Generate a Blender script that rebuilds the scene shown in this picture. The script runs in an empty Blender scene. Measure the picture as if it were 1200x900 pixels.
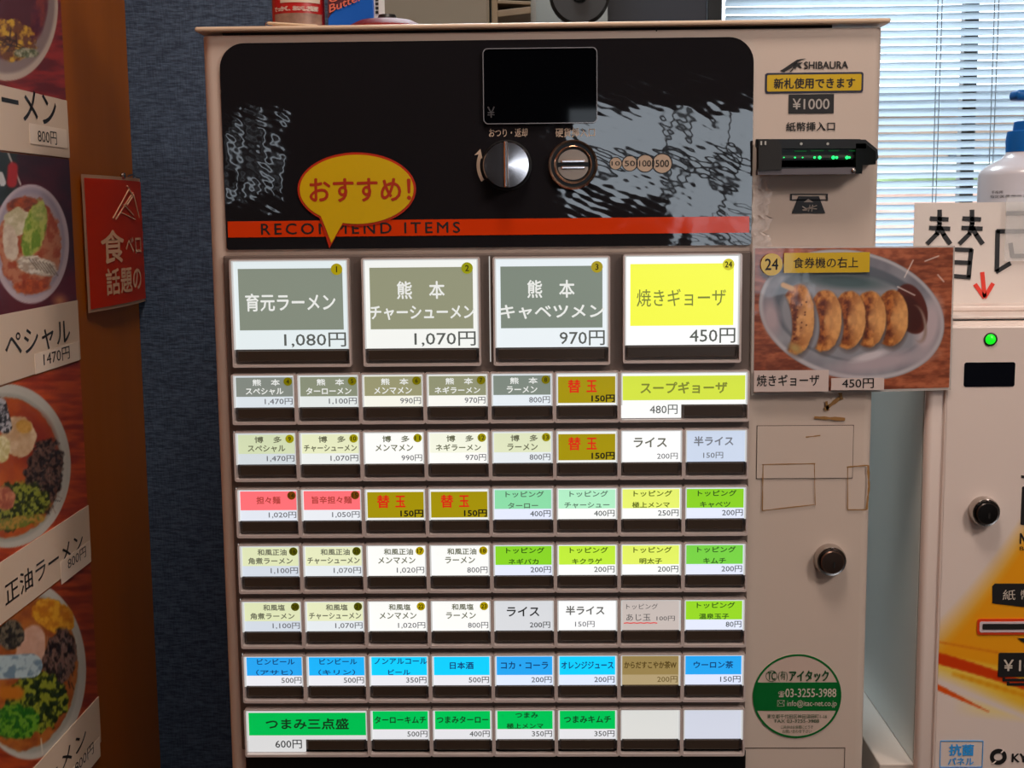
import bpy, bmesh, math, random
import numpy as np
from mathutils import Vector, Matrix
random.seed(7)
S = bpy.context.scene
COL = S.collection

# ------------------------------------------------------------------ camera
CAM = Vector((0.212681, -0.905663, 1.5)); FPX = 1527.36
RT = Vector((.999775, .018756, -.009935)); UP = Vector((.0074, .130674, .991398)); FW = Vector((-.019893, .991248, -.130506))
cd = bpy.data.cameras.new('camera'); cam = bpy.data.objects.new('camera', cd); COL.objects.link(cam)
cd.sensor_width = 36; cd.lens = FPX / 1200 * 36; cd.clip_start = .02
M = Matrix((RT, UP, -FW)).transposed().to_4x4(); M.translation = CAM; cam.matrix_world = M
S.camera = cam
# ------------------------------------------------------------------ sky, lamps, exposure
w = bpy.data.worlds.new('sky'); S.world = w; w.use_nodes = True
wn = w.node_tree.nodes; bg = wn['Background']; bg.inputs['Color'].default_value = (.80, .90, 1.0, 1); bg.inputs['Strength'].default_value = 4.4
S.view_settings.view_transform = 'Standard'; S.view_settings.look = 'None'
S.view_settings.exposure = 0.0; S.view_settings.gamma = 1.0; S.view_settings.use_curve_mapping = False
def area(name, loc, size, rot, power, color, portal=False):
    l = bpy.data.lights.new(name, 'AREA'); l.shape = 'RECTANGLE'; l.size, l.size_y = size; l.energy = power; l.color = color
    if portal: l.cycles.is_portal = True
    o = bpy.data.objects.new(name, l); COL.objects.link(o); o.location = loc; o.rotation_euler = rot
    return o
PI = math.pi
area('portal_back', (1.15, 2.02, 1.55), (1.6, 1.5), (-PI/2, 0, 0), 1, (1, 1, 1), True)
area('portal_front', (.74, -4.08, 1.55), (.85, .7), (PI/2, 0, 0), 1, (1, 1, 1), True)
area('lamp_over_machine', (.25, -.45, 2.5), (.3, .3), (0, 0, 0), 9, (1.0, .83, .72))
area('side_fill_light', (.16, .85, 2.35), (.3, .3), (0, 0, 0), 12, (.78, .92, 1.0))  # unseen cool fill, added to brighten the money changer's side casing
area('pendant_lamp_light', (1.0, -.75, 2.05), (.22, .22), (0, math.radians(38), 0), 6.5, (1.0, .84, .76))
area('ceiling_lamp_light', (1.4, -2.0, 2.52), (.6, .6), (0, 0, 0), 8, (1.0, .80, .66))
area('right_fill_light', (2.62, -1.3, 1.8), (1.4, 1.2), (0, PI/2, 0), 4, (1.0, .86, .78))  # unseen warm fill, added at the closed right wall to light the partition

# ------------------------------------------------------------------ measuring helpers
def ray(px, py): return FW * FPX + RT * (px - 600) + UP * (450 - py)
def F(px, py, Y=0.0):
    "a point measured in the photograph, on the upright plane at depth Y: returns (X, Z)"
    d = ray(px, py); s = (Y - CAM.y) / d.y
    return CAM.x + d.x * s, CAM.z + d.z * s
XB = F(160, 300, .36)[0]                       # the side face of the orange partition
def SB(px, py, X=None):
    "a point on the partition's side face: returns (Y, Z)"
    d = ray(px, py); s = ((XB if X is None else X) - CAM.x) / d.x
    return CAM.y + d.y * s, CAM.z + d.z * s

# ------------------------------------------------------------------ materials
def lin(c):
    c = [v / 255 for v in c[:3]]
    return tuple((v / 12.92 if v <= .04045 else ((v + .055) / 1.055) ** 2.4) for v in c) + (1,)
MATS = {}
def mat(name, rgb, rough=.5, metal=0, ior=1.5, emit=0, bump=None, coat=0, trans=0, mottle=0, mscale=8, stretch=(1, 1, 1), alpha=1, subs=0):
    if name in MATS: return MATS[name]
    m = bpy.data.materials.new(name); m.use_nodes = True; nt = m.node_tree; N = nt.nodes; L = nt.links; b = N['Principled BSDF']
    c = lin(rgb); b.inputs['Base Color'].default_value = c
    b.inputs['Roughness'].default_value = rough; b.inputs['Metallic'].default_value = metal; b.inputs['IOR'].default_value = ior
    b.inputs['Coat Weight'].default_value = coat; b.inputs['Coat Roughness'].default_value = .04
    b.inputs['Transmission Weight'].default_value = trans; b.inputs['Alpha'].default_value = alpha
    if emit:
        b.inputs['Emission Color'].default_value = c; b.inputs['Emission Strength'].default_value = emit
        b.inputs['Base Color'].default_value = tuple(v * .15 for v in c[:3]) + (1,)
    def coords(sc):
        t = N.new('ShaderNodeTexCoord'); mp = N.new('ShaderNodeMapping'); mp.inputs['Scale'].default_value = tuple(sc * s for s in stretch)
        L.new(t.outputs['Object'], mp.inputs['Vector']); return mp.outputs['Vector']
    if mottle:
        n = N.new('ShaderNodeTexNoise'); n.inputs['Scale'].default_value = 1; n.inputs['Detail'].default_value = 4
        L.new(coords(mscale), n.inputs['Vector'])
        r = N.new('ShaderNodeValToRGB'); r.color_ramp.elements[0].position = .3; r.color_ramp.elements[1].position = .72
        r.color_ramp.elements[0].color = tuple(v * (1 - mottle) for v in c[:3]) + (1,); r.color_ramp.elements[1].color = tuple(min(1, v * (1 + mottle * .5)) for v in c[:3]) + (1,)
        L.new(n.outputs['Fac'], r.inputs['Fac']); L.new(r.outputs['Color'], b.inputs['Emission Color' if emit else 'Base Color'])
    if bump:
        sc, dist = bump[:2]; n = N.new('ShaderNodeTexNoise'); n.inputs['Scale'].default_value = 1; n.inputs['Detail'].default_value = bump[2] if len(bump) > 2 else 2
        L.new(coords(sc), n.inputs['Vector']); bp = N.new('ShaderNodeBump'); bp.inputs['Distance'].default_value = dist; bp.inputs['Strength'].default_value = 1
        L.new(n.outputs['Fac'], bp.inputs['Height']); L.new(bp.outputs['Normal'], b.inputs['Normal'])
        if coat: L.new(bp.outputs['Normal'], b.inputs['Coat Normal'])
    MATS[name] = m; return m
BODY = mat('warm_white_steel', (202, 187, 175), .42, bump=(900, .00002), mottle=.04, mscale=6)
BODY2 = mat('cool_white_plastic', (228, 214, 206), .35, mottle=.02, mscale=5)
LIDM = mat('beige_lid', (206, 182, 156), .45)
BLACK = mat('header_gloss_black', (27, 26, 29), .03, ior=1.6, bump=(40, .00030, 1.6))
BLK = mat('black_plastic', (16, 16, 16), .35)
INK = mat('black_ink', (22, 20, 20), .5)
SCREEN = mat('dark_screen', (4, 5, 8), .03, ior=1.25)
DARKG = mat('dark_gap', (8, 7, 7), .8)
HOUS = mat('button_housing', (98, 86, 80), .4, mottle=.05, mscale=40)
CAP = mat('clear_button_cap', (196, 184, 180), .3, coat=.6)
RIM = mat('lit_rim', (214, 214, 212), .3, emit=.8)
SOLD = mat('sold_out_window', (58, 48, 40), .25)
CHROME = mat('chrome', (215, 205, 198), .13, 1.0)
CHROME2 = mat('bright_chrome', (222, 214, 216), .16, 1.0)
STEEL = mat('brushed_steel', (186, 178, 172), .25, 1.0)
def film_lines(m):
    N = m.node_tree.nodes; L = m.node_tree.links; bp = [n for n in N if n.type == 'BUMP'][0]
    t = N.new('ShaderNodeTexCoord'); mp = N.new('ShaderNodeMapping'); mp.inputs['Rotation'].default_value = (0, math.radians(-24), 0)
    wv = N.new('ShaderNodeTexWave'); wv.bands_direction = 'Z'; wv.inputs['Scale'].default_value = 66; wv.inputs['Distortion'].default_value = 5; wv.inputs['Detail'].default_value = 1; wv.inputs['Detail Scale'].default_value = .6
    L.new(t.outputs['Object'], mp.inputs['Vector']); L.new(mp.outputs['Vector'], wv.inputs['Vector'])
    b2 = N.new('ShaderNodeBump'); b2.inputs['Distance'].default_value = .000006; L.new(wv.outputs['Fac'], b2.inputs['Height']); L.new(bp.outputs['Normal'], b2.inputs['Normal'])
    L.new(b2.outputs['Normal'], N['Principled BSDF'].inputs['Normal'])
film_lines(BLACK)
ORANGE = mat('orange_stripe', (206, 58, 14), .06, ior=1.35, bump=(40, .00030, 1.6))
PALE = mat('pale_print', (185, 165, 145), .4)
WHITE = mat('white_plastic', (232, 232, 232), .35)
YEL = mat('yellow_print', (206, 172, 6), .3, coat=.4)
REDI = mat('red_print', (196, 52, 20), .4)
GREEN = mat('green_print', (0, 104, 42), .35)
DGREEN = mat('dark_green_ink', (8, 74, 36), .4)
PAPER = mat('white_paper', (226, 218, 212), .45, coat=.25, bump=(60, .0002))
BLUEI = mat('blue_ink', (50, 160, 240), .4)

def light_leak(c, s): return mat('glow_%d_%d_%d' % c, c, .35, emit=s)

# ------------------------------------------------------------------ object helpers
WL = {}
def put(o, parent, loc):
    loc = Vector(loc); WL[o.name] = loc
    if parent is not None:
        o.parent = parent; o.location = loc - WL[parent.name]
    else: o.location = loc
    COL.objects.link(o); return o
def tag(o, label=None, cat=None, group=None, kind=None):
    if label: o['label'] = label
    if cat: o['category'] = cat
    if group: o['group'] = group
    if kind: o['kind'] = kind
    return o
def thing(name, loc, label, cat, group=None):
    return tag(put(bpy.data.objects.new(name, None), None, loc), label, cat, group)
def link(name, bm, m, parent=None, loc=None, label=None, smooth=False, **k):
    me = bpy.data.meshes.new(name)
    bmesh.ops.recalc_face_normals(bm, faces=bm.faces)
    if loc is None:
        bb = [Vector(v.co) for v in bm.verts]
        loc = Vector(((min(v.x for v in bb) + max(v.x for v in bb)) / 2, (min(v.y for v in bb) + max(v.y for v in bb)) / 2, min(v.z for v in bb)))
    for v in bm.verts: v.co -= Vector(loc)
    bm.to_mesh(me); bm.free()
    for mm in (m if isinstance(m, (list, tuple)) else [m]): me.materials.append(mm)
    if smooth:
        for p in me.polygons: p.use_smooth = True
    o = bpy.data.objects.new(name, me)
    if smooth:
        me.set_sharp_from_angle(angle=math.radians(35)) if hasattr(me, 'set_sharp_from_angle') else None
    put(o, parent, loc)
    return tag(o, label, **k)
def B(x0, x1, y0, y1, z0, z1, bev=0, seg=2, bm=None):
    b2 = bmesh.new()
    bmesh.ops.create_cube(b2, size=1, matrix=Matrix.Translation(((x0+x1)/2, (y0+y1)/2, (z0+z1)/2)) @ Matrix.Diagonal((abs(x1-x0), abs(y1-y0), abs(z1-z0), 1)))
    if bev: bmesh.ops.bevel(b2, geom=b2.edges[:], offset=bev, segments=seg, profile=.5, affect='EDGES')
    if bm is None: return b2
    me = bpy.data.meshes.new('tmp'); b2.to_mesh(me); b2.free(); bm.from_mesh(me); bpy.data.meshes.remove(me); return bm
def rrect(x0, x1, z0, z1, r=0, n=6, rs=None):
    rs = rs or (r, r, r, r); pts = []          # bottom-left, bottom-right, top-right, top-left
    for (cx, cz, a0), rr in zip(((x0, z0, 180), (x1, z0, 270), (x1, z1, 0), (x0, z1, 90)), rs):
        if rr <= 0: pts.append((cx, cz)); continue
        ox = cx + rr if cx == x0 else cx - rr; oz = cz + rr if cz == z0 else cz - rr
        for i in range(n + 1):
            a = math.radians(a0 + 90 * i / n); pts.append((ox + rr * math.cos(a), oz + rr * math.sin(a)))
    return pts
def circ(cx, cz, rx, rz=None, n=40): return [(cx + rx * math.cos(2*PI*i/n), cz + (rz or rx) * math.sin(2*PI*i/n)) for i in range(n)]
def plate(pts, y0, y1, bm=None, mi=0, axis='Y'):
    "a flat outline given as (X, Z), extruded from y0 (front) to y1"
    bm = bm or bmesh.new()
    P = (lambda a, b, d: (a, d, b)) if axis == 'Y' else ((lambda a, b, d: (d, a, b)) if axis == 'X' else (lambda a, b, d: (a, b, d)))
    f = [bm.verts.new(P(a, b, y0)) for a, b in pts]; g = [bm.verts.new(P(a, b, y1)) for a, b in pts]
    fs = [bm.faces.new(f), bm.faces.new(g[::-1])]
    n = len(pts)
    for i in range(n): fs.append(bm.faces.new((f[i], g[i], g[(i+1) % n], f[(i+1) % n])))
    for x in fs: x.material_index = mi
    return bm
def ringplate(outer, inner, y0, y1, bm=None):
    "a frame between two outlines with the same number of points"
    bm = bm or bmesh.new(); n = len(outer)
    A = [[bm.verts.new((p[0], y, p[1])) for p in loop] for loop, y in ((outer, y0), (inner, y0), (inner, y1), (outer, y1))]
    for i in range(n):
        j = (i + 1) % n
        for a, b in ((0, 1), (1, 2), (2, 3), (3, 0)): bm.faces.new((A[a][i], A[a][j], A[b][j], A[b][i]))
    return bm
def lathe(cx, cz, prof, axis='Y', n=40, base=0.0, bm=None):
    "prof: list of (radius, depth) turned about an axis through (cx, cz)"
    bm = bm or bmesh.new(); rings = []
    for r, d in prof:
        ring = []
        for i in range(n):
            a = 2*PI*i/n
            p = (cx + r*math.cos(a), d, cz + r*math.sin(a)) if axis == 'Y' else (cx + r*math.cos(a), cz + r*math.sin(a), d)
            ring.append(bm.verts.new(p))
        rings.append(ring)
    for a, b in zip(rings, rings[1:]):
        for i in range(n): bm.faces.new((a[i], a[(i+1) % n], b[(i+1) % n], b[i]))
    bm.faces.new(rings[0]); bm.faces.new(rings[-1][::-1]); return bm
def tube(pts, r, n=8, bm=None):
    bm = bm or bmesh.new(); pts = [Vector(p) for p in pts]; rings = []
    for i, p in enumerate(pts):
        d = (pts[min(i+1, len(pts)-1)] - pts[max(i-1, 0)]).normalized(); u = d.orthogonal().normalized(); v = d.cross(u)
        if rings and False: pass
        rings.append([bm.verts.new(p + (u*math.cos(2*PI*k/n) + v*math.sin(2*PI*k/n)) * (r[i] if isinstance(r, (list, tuple)) else r)) for k in range(n)])
    for a, b in zip(rings, rings[1:]):
        for k in range(n): bm.faces.new((a[k], a[(k+1) % n], b[(k+1) % n], b[k]))
    bm.faces.new(rings[0]); bm.faces.new(rings[-1][::-1]); return bm
# lettering -----------------------------------------------------------------
TC = {}
def glyphs(s, bold=0, res=3, spacing=1.0):
    k = (s, bold, res, spacing)
    if k in TC: return TC[k]
    c = bpy.data.curves.new('t', 'FONT'); c.body = s; c.resolution_u = res; c.offset = bold; c.space_character = spacing; c.align_x = 'CENTER'
    o = bpy.data.objects.new('t', c); COL.objects.link(o); bpy.context.view_layer.update()
    me = bpy.data.meshes.new_from_object(o.evaluated_get(bpy.context.evaluated_depsgraph_get()))
    co = np.zeros(len(me.vertices) * 3); me.vertices.foreach_get('co', co); co = co.reshape(-1, 3)[:, :2].copy()
    fs = [tuple(p.vertices) for p in me.polygons]
    bpy.data.objects.remove(o); bpy.data.curves.remove(c); bpy.data.meshes.remove(me)
    TC[k] = (co, fs); return TC[k]
def text(name, s, box, Y, m, parent, bold=0.0, fit='both', label=None, face='-Y', mirror=False, res=3, spacing=1.0, warp=None):
    "flat lettering fitted into box=(x0,x1,z0,z1) on the upright plane Y (or on the plane X=Y when face is +X)"
    co, fs = glyphs(s, 0, res, spacing); nb = bold; lo, hi = co.min(0), co.max(0); x0, x1, z0, z1 = box
    u = (co[:, 0] - lo[0]) / (hi[0] - lo[0]); v = (co[:, 1] - lo[1]) / (hi[1] - lo[1])
    if mirror: u = 1 - u
    if fit == 'height' or fit == 'left' or fit == 'right':
        wd = (z1 - z0) / (hi[1] - lo[1]) * (hi[0] - lo[0])
        if fit == 'left': x1 = x0 + wd
        elif fit == 'right': x0 = x1 - wd
        else: cx = (x0 + x1) / 2; x0, x1 = cx - wd/2, cx + wd/2
    X = x0 + u * (x1 - x0); Z = z0 + v * (z1 - z0)
    if warp: X, Z = warp(u, v)
    if nb:
        dl = nb * .9 * (z1 - z0) if not warp else nb * .006; k0 = len(X); f0 = fs; fs = list(f0)
        X_, Z_ = X, Z; offs = ((dl, 0), (-dl, 0), (0, dl), (0, -dl)); X = np.concatenate([X_] + [X_ + a for a, b in offs]); Z = np.concatenate([Z_] + [Z_ + b for a, b in offs])
        for q in range(1, 5): fs += [tuple(i + q*k0 for i in f) for f in f0]
    n = len(X); c = np.zeros((n, 3))
    if nb: Y = Y + np.repeat(np.arange(5), n // 5) * (.00001 if face == '-Y' else -.00001)
    if face == '-Y': c[:, 0] = X; c[:, 1] = Y; c[:, 2] = Z
    else: c[:, 0] = Y; c[:, 1] = X; c[:, 2] = Z
    loc = Vector(c.mean(0)); me = bpy.data.meshes.new(name); me.from_pydata((c - np.array(loc)).tolist(), [], fs)
    if face == '-Y' and not mirror: pass
    me.materials.append(m); o = bpy.data.objects.new(name, me); put(o, parent, loc); return tag(o, label)
# painted prints -------------------------------------------------------------
RNG = np.random.RandomState(3)
def vnoise(x, y, seed=0):
    x = np.asarray(x, float); y = np.asarray(y, float); xi = np.floor(x).astype(int); yi = np.floor(y).astype(int); fx = x - xi; fy = y - yi
    fx = fx*fx*(3-2*fx); fy = fy*fy*(3-2*fy)
    def h(a, b): v = np.sin(a*127.1 + b*311.7 + seed*74.7) * 43758.5453; return v - np.floor(v)
    return (h(xi, yi)*(1-fx) + h(xi+1, yi)*fx)*(1-fy) + (h(xi, yi+1)*(1-fx) + h(xi+1, yi+1)*fx)*fy
def fbm(x, y, seed=0): return (vnoise(x, y, seed) + .5*vnoise(x*2.1, y*2.1, seed+1) + .25*vnoise(x*4.3, y*4.3, seed+2)) / 1.75
class Paint:
    def __init__(s, x, y): s.x = x; s.y = y; s.c = np.zeros(x.shape + (3,))
    def lay(s, m, col):
        m = np.clip(m, 0, 1)[..., None]; col = np.array(col, float)
        s.c = s.c * (1 - m) + col * m
    def ell(s, cx, cy, rx, ry, rot=0, soft=1.2, wob=0, seed=0):
        a = math.radians(rot); dx = s.x - cx; dy = s.y - cy
        u = (dx*math.cos(a) + dy*math.sin(a)) / rx; v = (-dx*math.sin(a) + dy*math.cos(a)) / ry
        d = np.sqrt(u*u + v*v)
        if wob: d = d + wob * (fbm(s.x/7 + seed, s.y/7, seed) - .5)
        return (1 - d) * min(rx, ry) / soft + .5
    def seg(s, p, q, wd, soft=1.0):
        px, py = p; qx, qy = q; dx, dy = qx-px, qy-py; t = np.clip(((s.x-px)*dx + (s.y-py)*dy) / (dx*dx+dy*dy+1e-9), 0, 1)
        d = np.hypot(s.x - px - t*dx, s.y - py - t*dy); return (wd - d) / soft + .5
    def tex(s, mask, a, b, sx, sy=None, seed=0, k=1.0):
        n = np.clip((fbm(s.x/sx, s.y/(sy or sx), seed) - .5) * 2.2 * k + .5, 0, 1)[..., None]
        s.lay(mask, np.array(a) * (1-n) + np.array(b) * n)
def print_mesh(name, fn, corner, nx, ny, parent, rough=.25, coat=.5, label=None, bumpd=.0004):
    "a printed sheet: corner(u, v) gives the 3D point, fn(px, py) paints it"
    u, v = np.meshgrid(np.linspace(0, 1, nx), np.linspace(0, 1, ny)); P = corner(u, v)
    d = P - np.array(CAM); px = 600 + FPX * (d @ np.array(RT)) / (d @ np.array(FW)); py = 450 - FPX * (d @ np.array(UP)) / (d @ np.array(FW))
    c = np.clip(fn(px, py), 0, 255) / 255.; c = np.where(c <= .04045, c/12.92, ((c + .055)/1.055)**2.4)
    loc = Vector(P.reshape(-1, 3).mean(0)); V = P.reshape(-1, 3) - np.array(loc)
    idx = np.arange(nx*ny).reshape(ny, nx); fs = np.stack([idx[:-1, :-1], idx[:-1, 1:], idx[1:, 1:], idx[1:, :-1]], -1).reshape(-1, 4)
    me = bpy.data.meshes.new(name); me.from_pydata(V.tolist(), [], fs.tolist())
    at = me.color_attributes.new('Print', 'FLOAT_COLOR', 'POINT'); at.data.foreach_set('color', np.concatenate([c.reshape(-1, 3), np.ones((nx*ny, 1))], 1).ravel())
    m = MATS.get('print')
    if not m:
        m = bpy.data.materials.new('printed_photo'); m.use_nodes = True; N = m.node_tree.nodes; b = N['Principled BSDF']; a = N.new('ShaderNodeVertexColor'); a.layer_name = 'Print'
        m.node_tree.links.new(a.outputs['Color'], b.inputs['Base Color']); b.inputs['Roughness'].default_value = .3; b.inputs['Coat Weight'].default_value = .6; b.inputs['Coat Roughness'].default_value = .06
        t = N.new('ShaderNodeTexCoord'); n = N.new('ShaderNodeTexNoise'); n.inputs['Scale'].default_value = 35; bp = N.new('ShaderNodeBump'); bp.inputs['Distance'].default_value = .0004
        m.node_tree.links.new(t.outputs['Object'], n.inputs['Vector']); m.node_tree.links.new(n.outputs['Fac'], bp.inputs['Height']); m.node_tree.links.new(bp.outputs['Normal'], b.inputs['Coat Normal'])
        MATS['print'] = m
    me.materials.append(m); o = bpy.data.objects.new(name, me); put(o, parent, loc); return tag(o, label)

# ================================================================== THE ROOM
FLOORM = mat('floor_tile', (70, 62, 56), .5, mottle=.15)
WALLM = mat('plaster', (176, 160, 144), .8, mottle=.05, mscale=2)
CEILM = mat('ceiling_board', (140, 132, 124), .8, mottle=.03)
def blue_mat():
    m = mat('blue_woven_wallpaper', (66, 84, 106), .75)
    N = m.node_tree.nodes; L = m.node_tree.links; b = N['Principled BSDF']
    t = N.new('ShaderNodeTexCoord'); mp = N.new('ShaderNodeMapping'); mp.inputs['Scale'].default_value = (120, 120, 620); n = N.new('ShaderNodeTexNoise'); n.inputs['Scale'].default_value = 1; n.inputs['Detail'].default_value = 3
    mp2 = N.new('ShaderNodeMapping'); mp2.inputs['Scale'].default_value = (700, 1, 90); n2 = N.new('ShaderNodeTexNoise'); n2.inputs['Scale'].default_value = 1
    L.new(t.outputs['Object'], mp.inputs['Vector']); L.new(t.outputs['Object'], mp2.inputs['Vector']); L.new(mp.outputs['Vector'], n.inputs['Vector']); L.new(mp2.outputs['Vector'], n2.inputs['Vector'])
    a = N.new('ShaderNodeMath'); a.operation = 'MULTIPLY_ADD'; a.inputs[1].default_value = .45; L.new(n2.outputs['Fac'], a.inputs[0]); L.new(n.outputs['Fac'], a.inputs[2])
    r = N.new('ShaderNodeValToRGB'); r.color_ramp.elements[0].position = .55; r.color_ramp.elements[1].position = .95; r.color_ramp.elements[0].color = lin((38, 54, 76)); r.color_ramp.elements[1].color = lin((78, 98, 122))
    L.new(a.outputs[0], r.inputs['Fac']); L.new(r.outputs['Color'], b.inputs['Base Color'])
    bp = N.new('ShaderNodeBump'); bp.inputs['Distance'].default_value = .0006; L.new(a.outputs[0], bp.inputs['Height']); L.new(bp.outputs['Normal'], b.inputs['Normal']); return m
ORW = mat('orange_brown_painted_board', (158, 84, 0), .42, mottle=.22, mscale=9, stretch=(1, 1, .12), bump=(30, .0004))
def struct(name, bm, m): return link(name, bm, m, kind='structure')
struct('floor', B(-2.4, 2.8, -4.2, 2.1, -.1, 0), FLOORM)
struct('ceiling', B(-2.4, 2.8, -4.2, 2.1, 2.6, 2.7), CEILM)
struct('wall_right', B(2.7, 2.8, -4.2, 2.1, 0, 2.6), WALLM)
struct('wall_left', B(-2.4, -2.3, -4.2, 2.1, 0, 2.6), WALLM)
def wall_hole(y0, y1, x0, x1, z0, z1):
    bm = B(-2.3, x0, y0, y1, 0, 2.6); B(x1, 2.7, y0, y1, 0, 2.6, bm=bm); B(x0, x1, y0, y1, 0, z0, bm=bm); B(x0, x1, y0, y1, z1, 2.6, bm=bm); return bm
WX0 = F(842, 60, 1.95)[0]
struct('wall_back', wall_hole(1.95, 2.05, WX0, 1.95, .8, 2.3), WALLM)
bm = B(-2.3, -1.0, -4.15, -4.05, 0, 2.6)
for q in ((-1.0, -.74, 0, 1.55), (-1.0, -.74, 1.87, 2.6), (-.74, .337, 0, 2.6), (.337, .735, 0, 1.555), (.735, 1.2, 0, 1.2), (.337, 1.2, 1.885, 2.6), (1.2, 2.7, 0, 2.6)): B(q[0], q[1], -4.15, -4.05, q[2], q[3], bm=bm)
struct('wall_front', bm, mat('dark_panelling', (70, 60, 54), .7, mottle=.2, mscale=3))
struct('wall_left_orange', B(XB - .06, XB, -.55, .36, 0, 2.6), ORW)
BX1 = F(398, 20, .36)[0]
struct('wall_blue', B(-1.6, BX1, .36, .42, 0, 2.6), blue_mat())
# window in the back wall: dark frame, glass, blind
FRM = mat('dark_brown_frame', (46, 38, 32), .5)
wf = B(WX0 - .03, WX0, 1.90, 2.0, .78, 2.32, .002)
t = struct('window_1', wf, FRM)
for (a, b, c, d) in ((1.95, 1.98, .78, 2.32), (WX0, 1.95, .77, .8), (WX0, 1.95, 2.3, 2.33), (1.13, 1.16, .8, 2.3)):
    link('window_frame', B(a, b, 1.97, 2.0, c, d, .002), FRM, t)
GL = mat('window_glass', (255, 255, 255), .0, trans=1, ior=1.02)
link('window_pane', B(WX0, 1.95, 1.985, 1.988, .8, 2.3), GL, t)
# opposite window, behind the photographer
t = struct('window_2', B(.327, .337, -4.16, -4.02, 1.54, 1.9, .002), FRM)
for (a, b, c, d) in ((.725, .748, 1.2, 1.885), (.915, .94, 1.2, 1.885), (1.19, 1.2, 1.2, 1.885)): link('window_frame', B(a, b, -4.13, -4.06, c, d, .002), BLK, t)
for (a, b, c, d) in ((.337, 1.2, 1.665, 1.70), (.735, 1.2, 1.43, 1.445)): link('window_rail', B(a, b, -4.13, -4.06, c, d, .002), BLK, t)
t = struct('reflection_window', B(-1.01, -1.0, -4.16, -4.02, 1.54, 1.88, .002), FRM)  # unseen opening, added to put a dim streaky reflection in the header
for k in range(5): link('dimming_strip', B(-.995 + k*.052, -.995 + k*.052 + (.036 if k % 2 else .049), -4.06, -4.055, 1.55, 1.87), mat('dimming_grey', (90, 92, 96), .8), t)  # strips added to cut that reflection into slits

# blind ---------------------------------------------------------------------
def slat_mat():
    m = bpy.data.materials.new('white_blind_slat'); m.use_nodes = True; N = m.node_tree.nodes; L = m.node_tree.links
    b = N['Principled BSDF']; b.inputs['Base Color'].default_value = lin((214, 224, 230)); b.inputs['Roughness'].default_value = .5
    tr = N.new('ShaderNodeBsdfTranslucent'); tr.inputs['Color'].default_value = lin((206, 220, 230)); mx = N.new('ShaderNodeMixShader'); mx.inputs[0].default_value = .46
    L.new(b.outputs[0], mx.inputs[1]); L.new(tr.outputs[0], mx.inputs[2]); L.new(mx.outputs[0], N['Material Output'].inputs['Surface']); return m
SLM = slat_mat()
bl = thing('window_blind', (WX0 + .75, 1.90, .95), 'white horizontal slat blind hanging over the bright window at right', 'blind')
link('headrail', B(WX0+.005, 1.95, 1.88, 1.92, 2.27, 2.3, .003), SLM, bl)
zs = 2.255; n = 0; pitch = .01635; x0, x1 = WX0 + .006, 1.94
while zs > 1.15:
    bm = bmesh.new(); nu, nv = 24, 3; vs = []; tilt = math.radians(36); ph = random.random() * 9
    for i in range(nu + 1):
        x = x0 + (x1 - x0) * i / nu; row = []
        tl = tilt + math.radians(2.2) * math.sin(i * .9 + ph) * random.random(); dz = .0007 * math.sin(i * .5 + ph) + random.uniform(-.0003, .0003)
        for j in range(nv + 1):
            s = (j / nv - .5) * .020; cam_ = .0014 * (1 - (2*j/nv - 1)**2)
            row.append(bm.verts.new((x, 1.90 + s*math.cos(tl) + cam_*math.sin(tl), zs + dz - s*math.sin(tl) + cam_*math.cos(tl))))
        vs.append(row)
    for i in range(nu):
        for j in range(nv): bm.faces.new((vs[i][j], vs[i+1][j], vs[i+1][j+1], vs[i][j+1]))
    link('slat', bm, SLM, bl, smooth=True); zs -= pitch; n += 1
link('bottom_rail', B(x0, x1, 1.89, 1.91, 1.12, 1.14, .003), SLM, bl)
CORD = mat('cord_grey', (150, 160, 168), .7)
for pxx in (1098, 1164):
    X = F(pxx, 100, 1.885)[0]
    for dx in (0, .006): link('ladder_cord', tube([(X + dx - (.004 if dx == 0 else 0), 1.887, 2.27), (X + dx, 1.887, 1.13)], .0009, 6), CORD, bl)

# outside, seen in slivers between the slats
def facade():
    g = mat('garden_ground', (170, 166, 156), .9, mottle=.2, mscale=1)
    struct('ground_outside', B(-6, 14, 2.06, 30, -.2, -.1), g)
    BR = mat('brown_facade', (158, 136, 120), .8, mottle=.2, mscale=2)
    b = thing('house', (3.0, 11.5, -.1), 'low brown house beyond the blind, seen between the slats', 'house')
    link('wall', B(1.0, 6.5, 11, 14, -.1, 2.35), BR, b); link('roof', B(.8, 6.7, 10.8, 14.2, 2.35, 2.55), mat('dark_roof', (92, 98, 106), .7), b)
    for x in (1.5, 2.6, 3.9, 5.1): link('window', B(x, x+.55, 10.96, 11.0, 1.1, 2.0), mat('house_pane', (40, 48, 58), .1), b)
    h = thing('hedge', (3, 9, -.1), 'green hedge in front of the brown house outside the window', 'hedge')
    bm = B(.5, 6.5, 8.7, 9.3, -.1, 1.72); bmesh.ops.subdivide_edges(bm, edges=bm.edges[:], cuts=14, use_grid_fill=True)
    for v in bm.verts: v.co += Vector([random.uniform(-.05, .05) for _ in range(3)])
    link('foliage', bm, mat('hedge_green', (124, 146, 100), .8, mottle=.4, mscale=9), h)
    f = thing('garden_wall', (3, 10, -.1), 'white garden wall between the hedge and the brown house', 'wall')
    link('wall_face', B(.5, 6.5, 10, 10.15, -.1, 1.86), mat('white_render', (224, 222, 216), .8), f); link('coping', B(.48, 6.52, 9.97, 10.18, 1.86, 1.9), WHITE, f)
facade()
k_ = thing('low_brick_wall', (3, 7, -.1), 'low pinkish brick wall nearest outside the window', 'wall')
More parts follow.
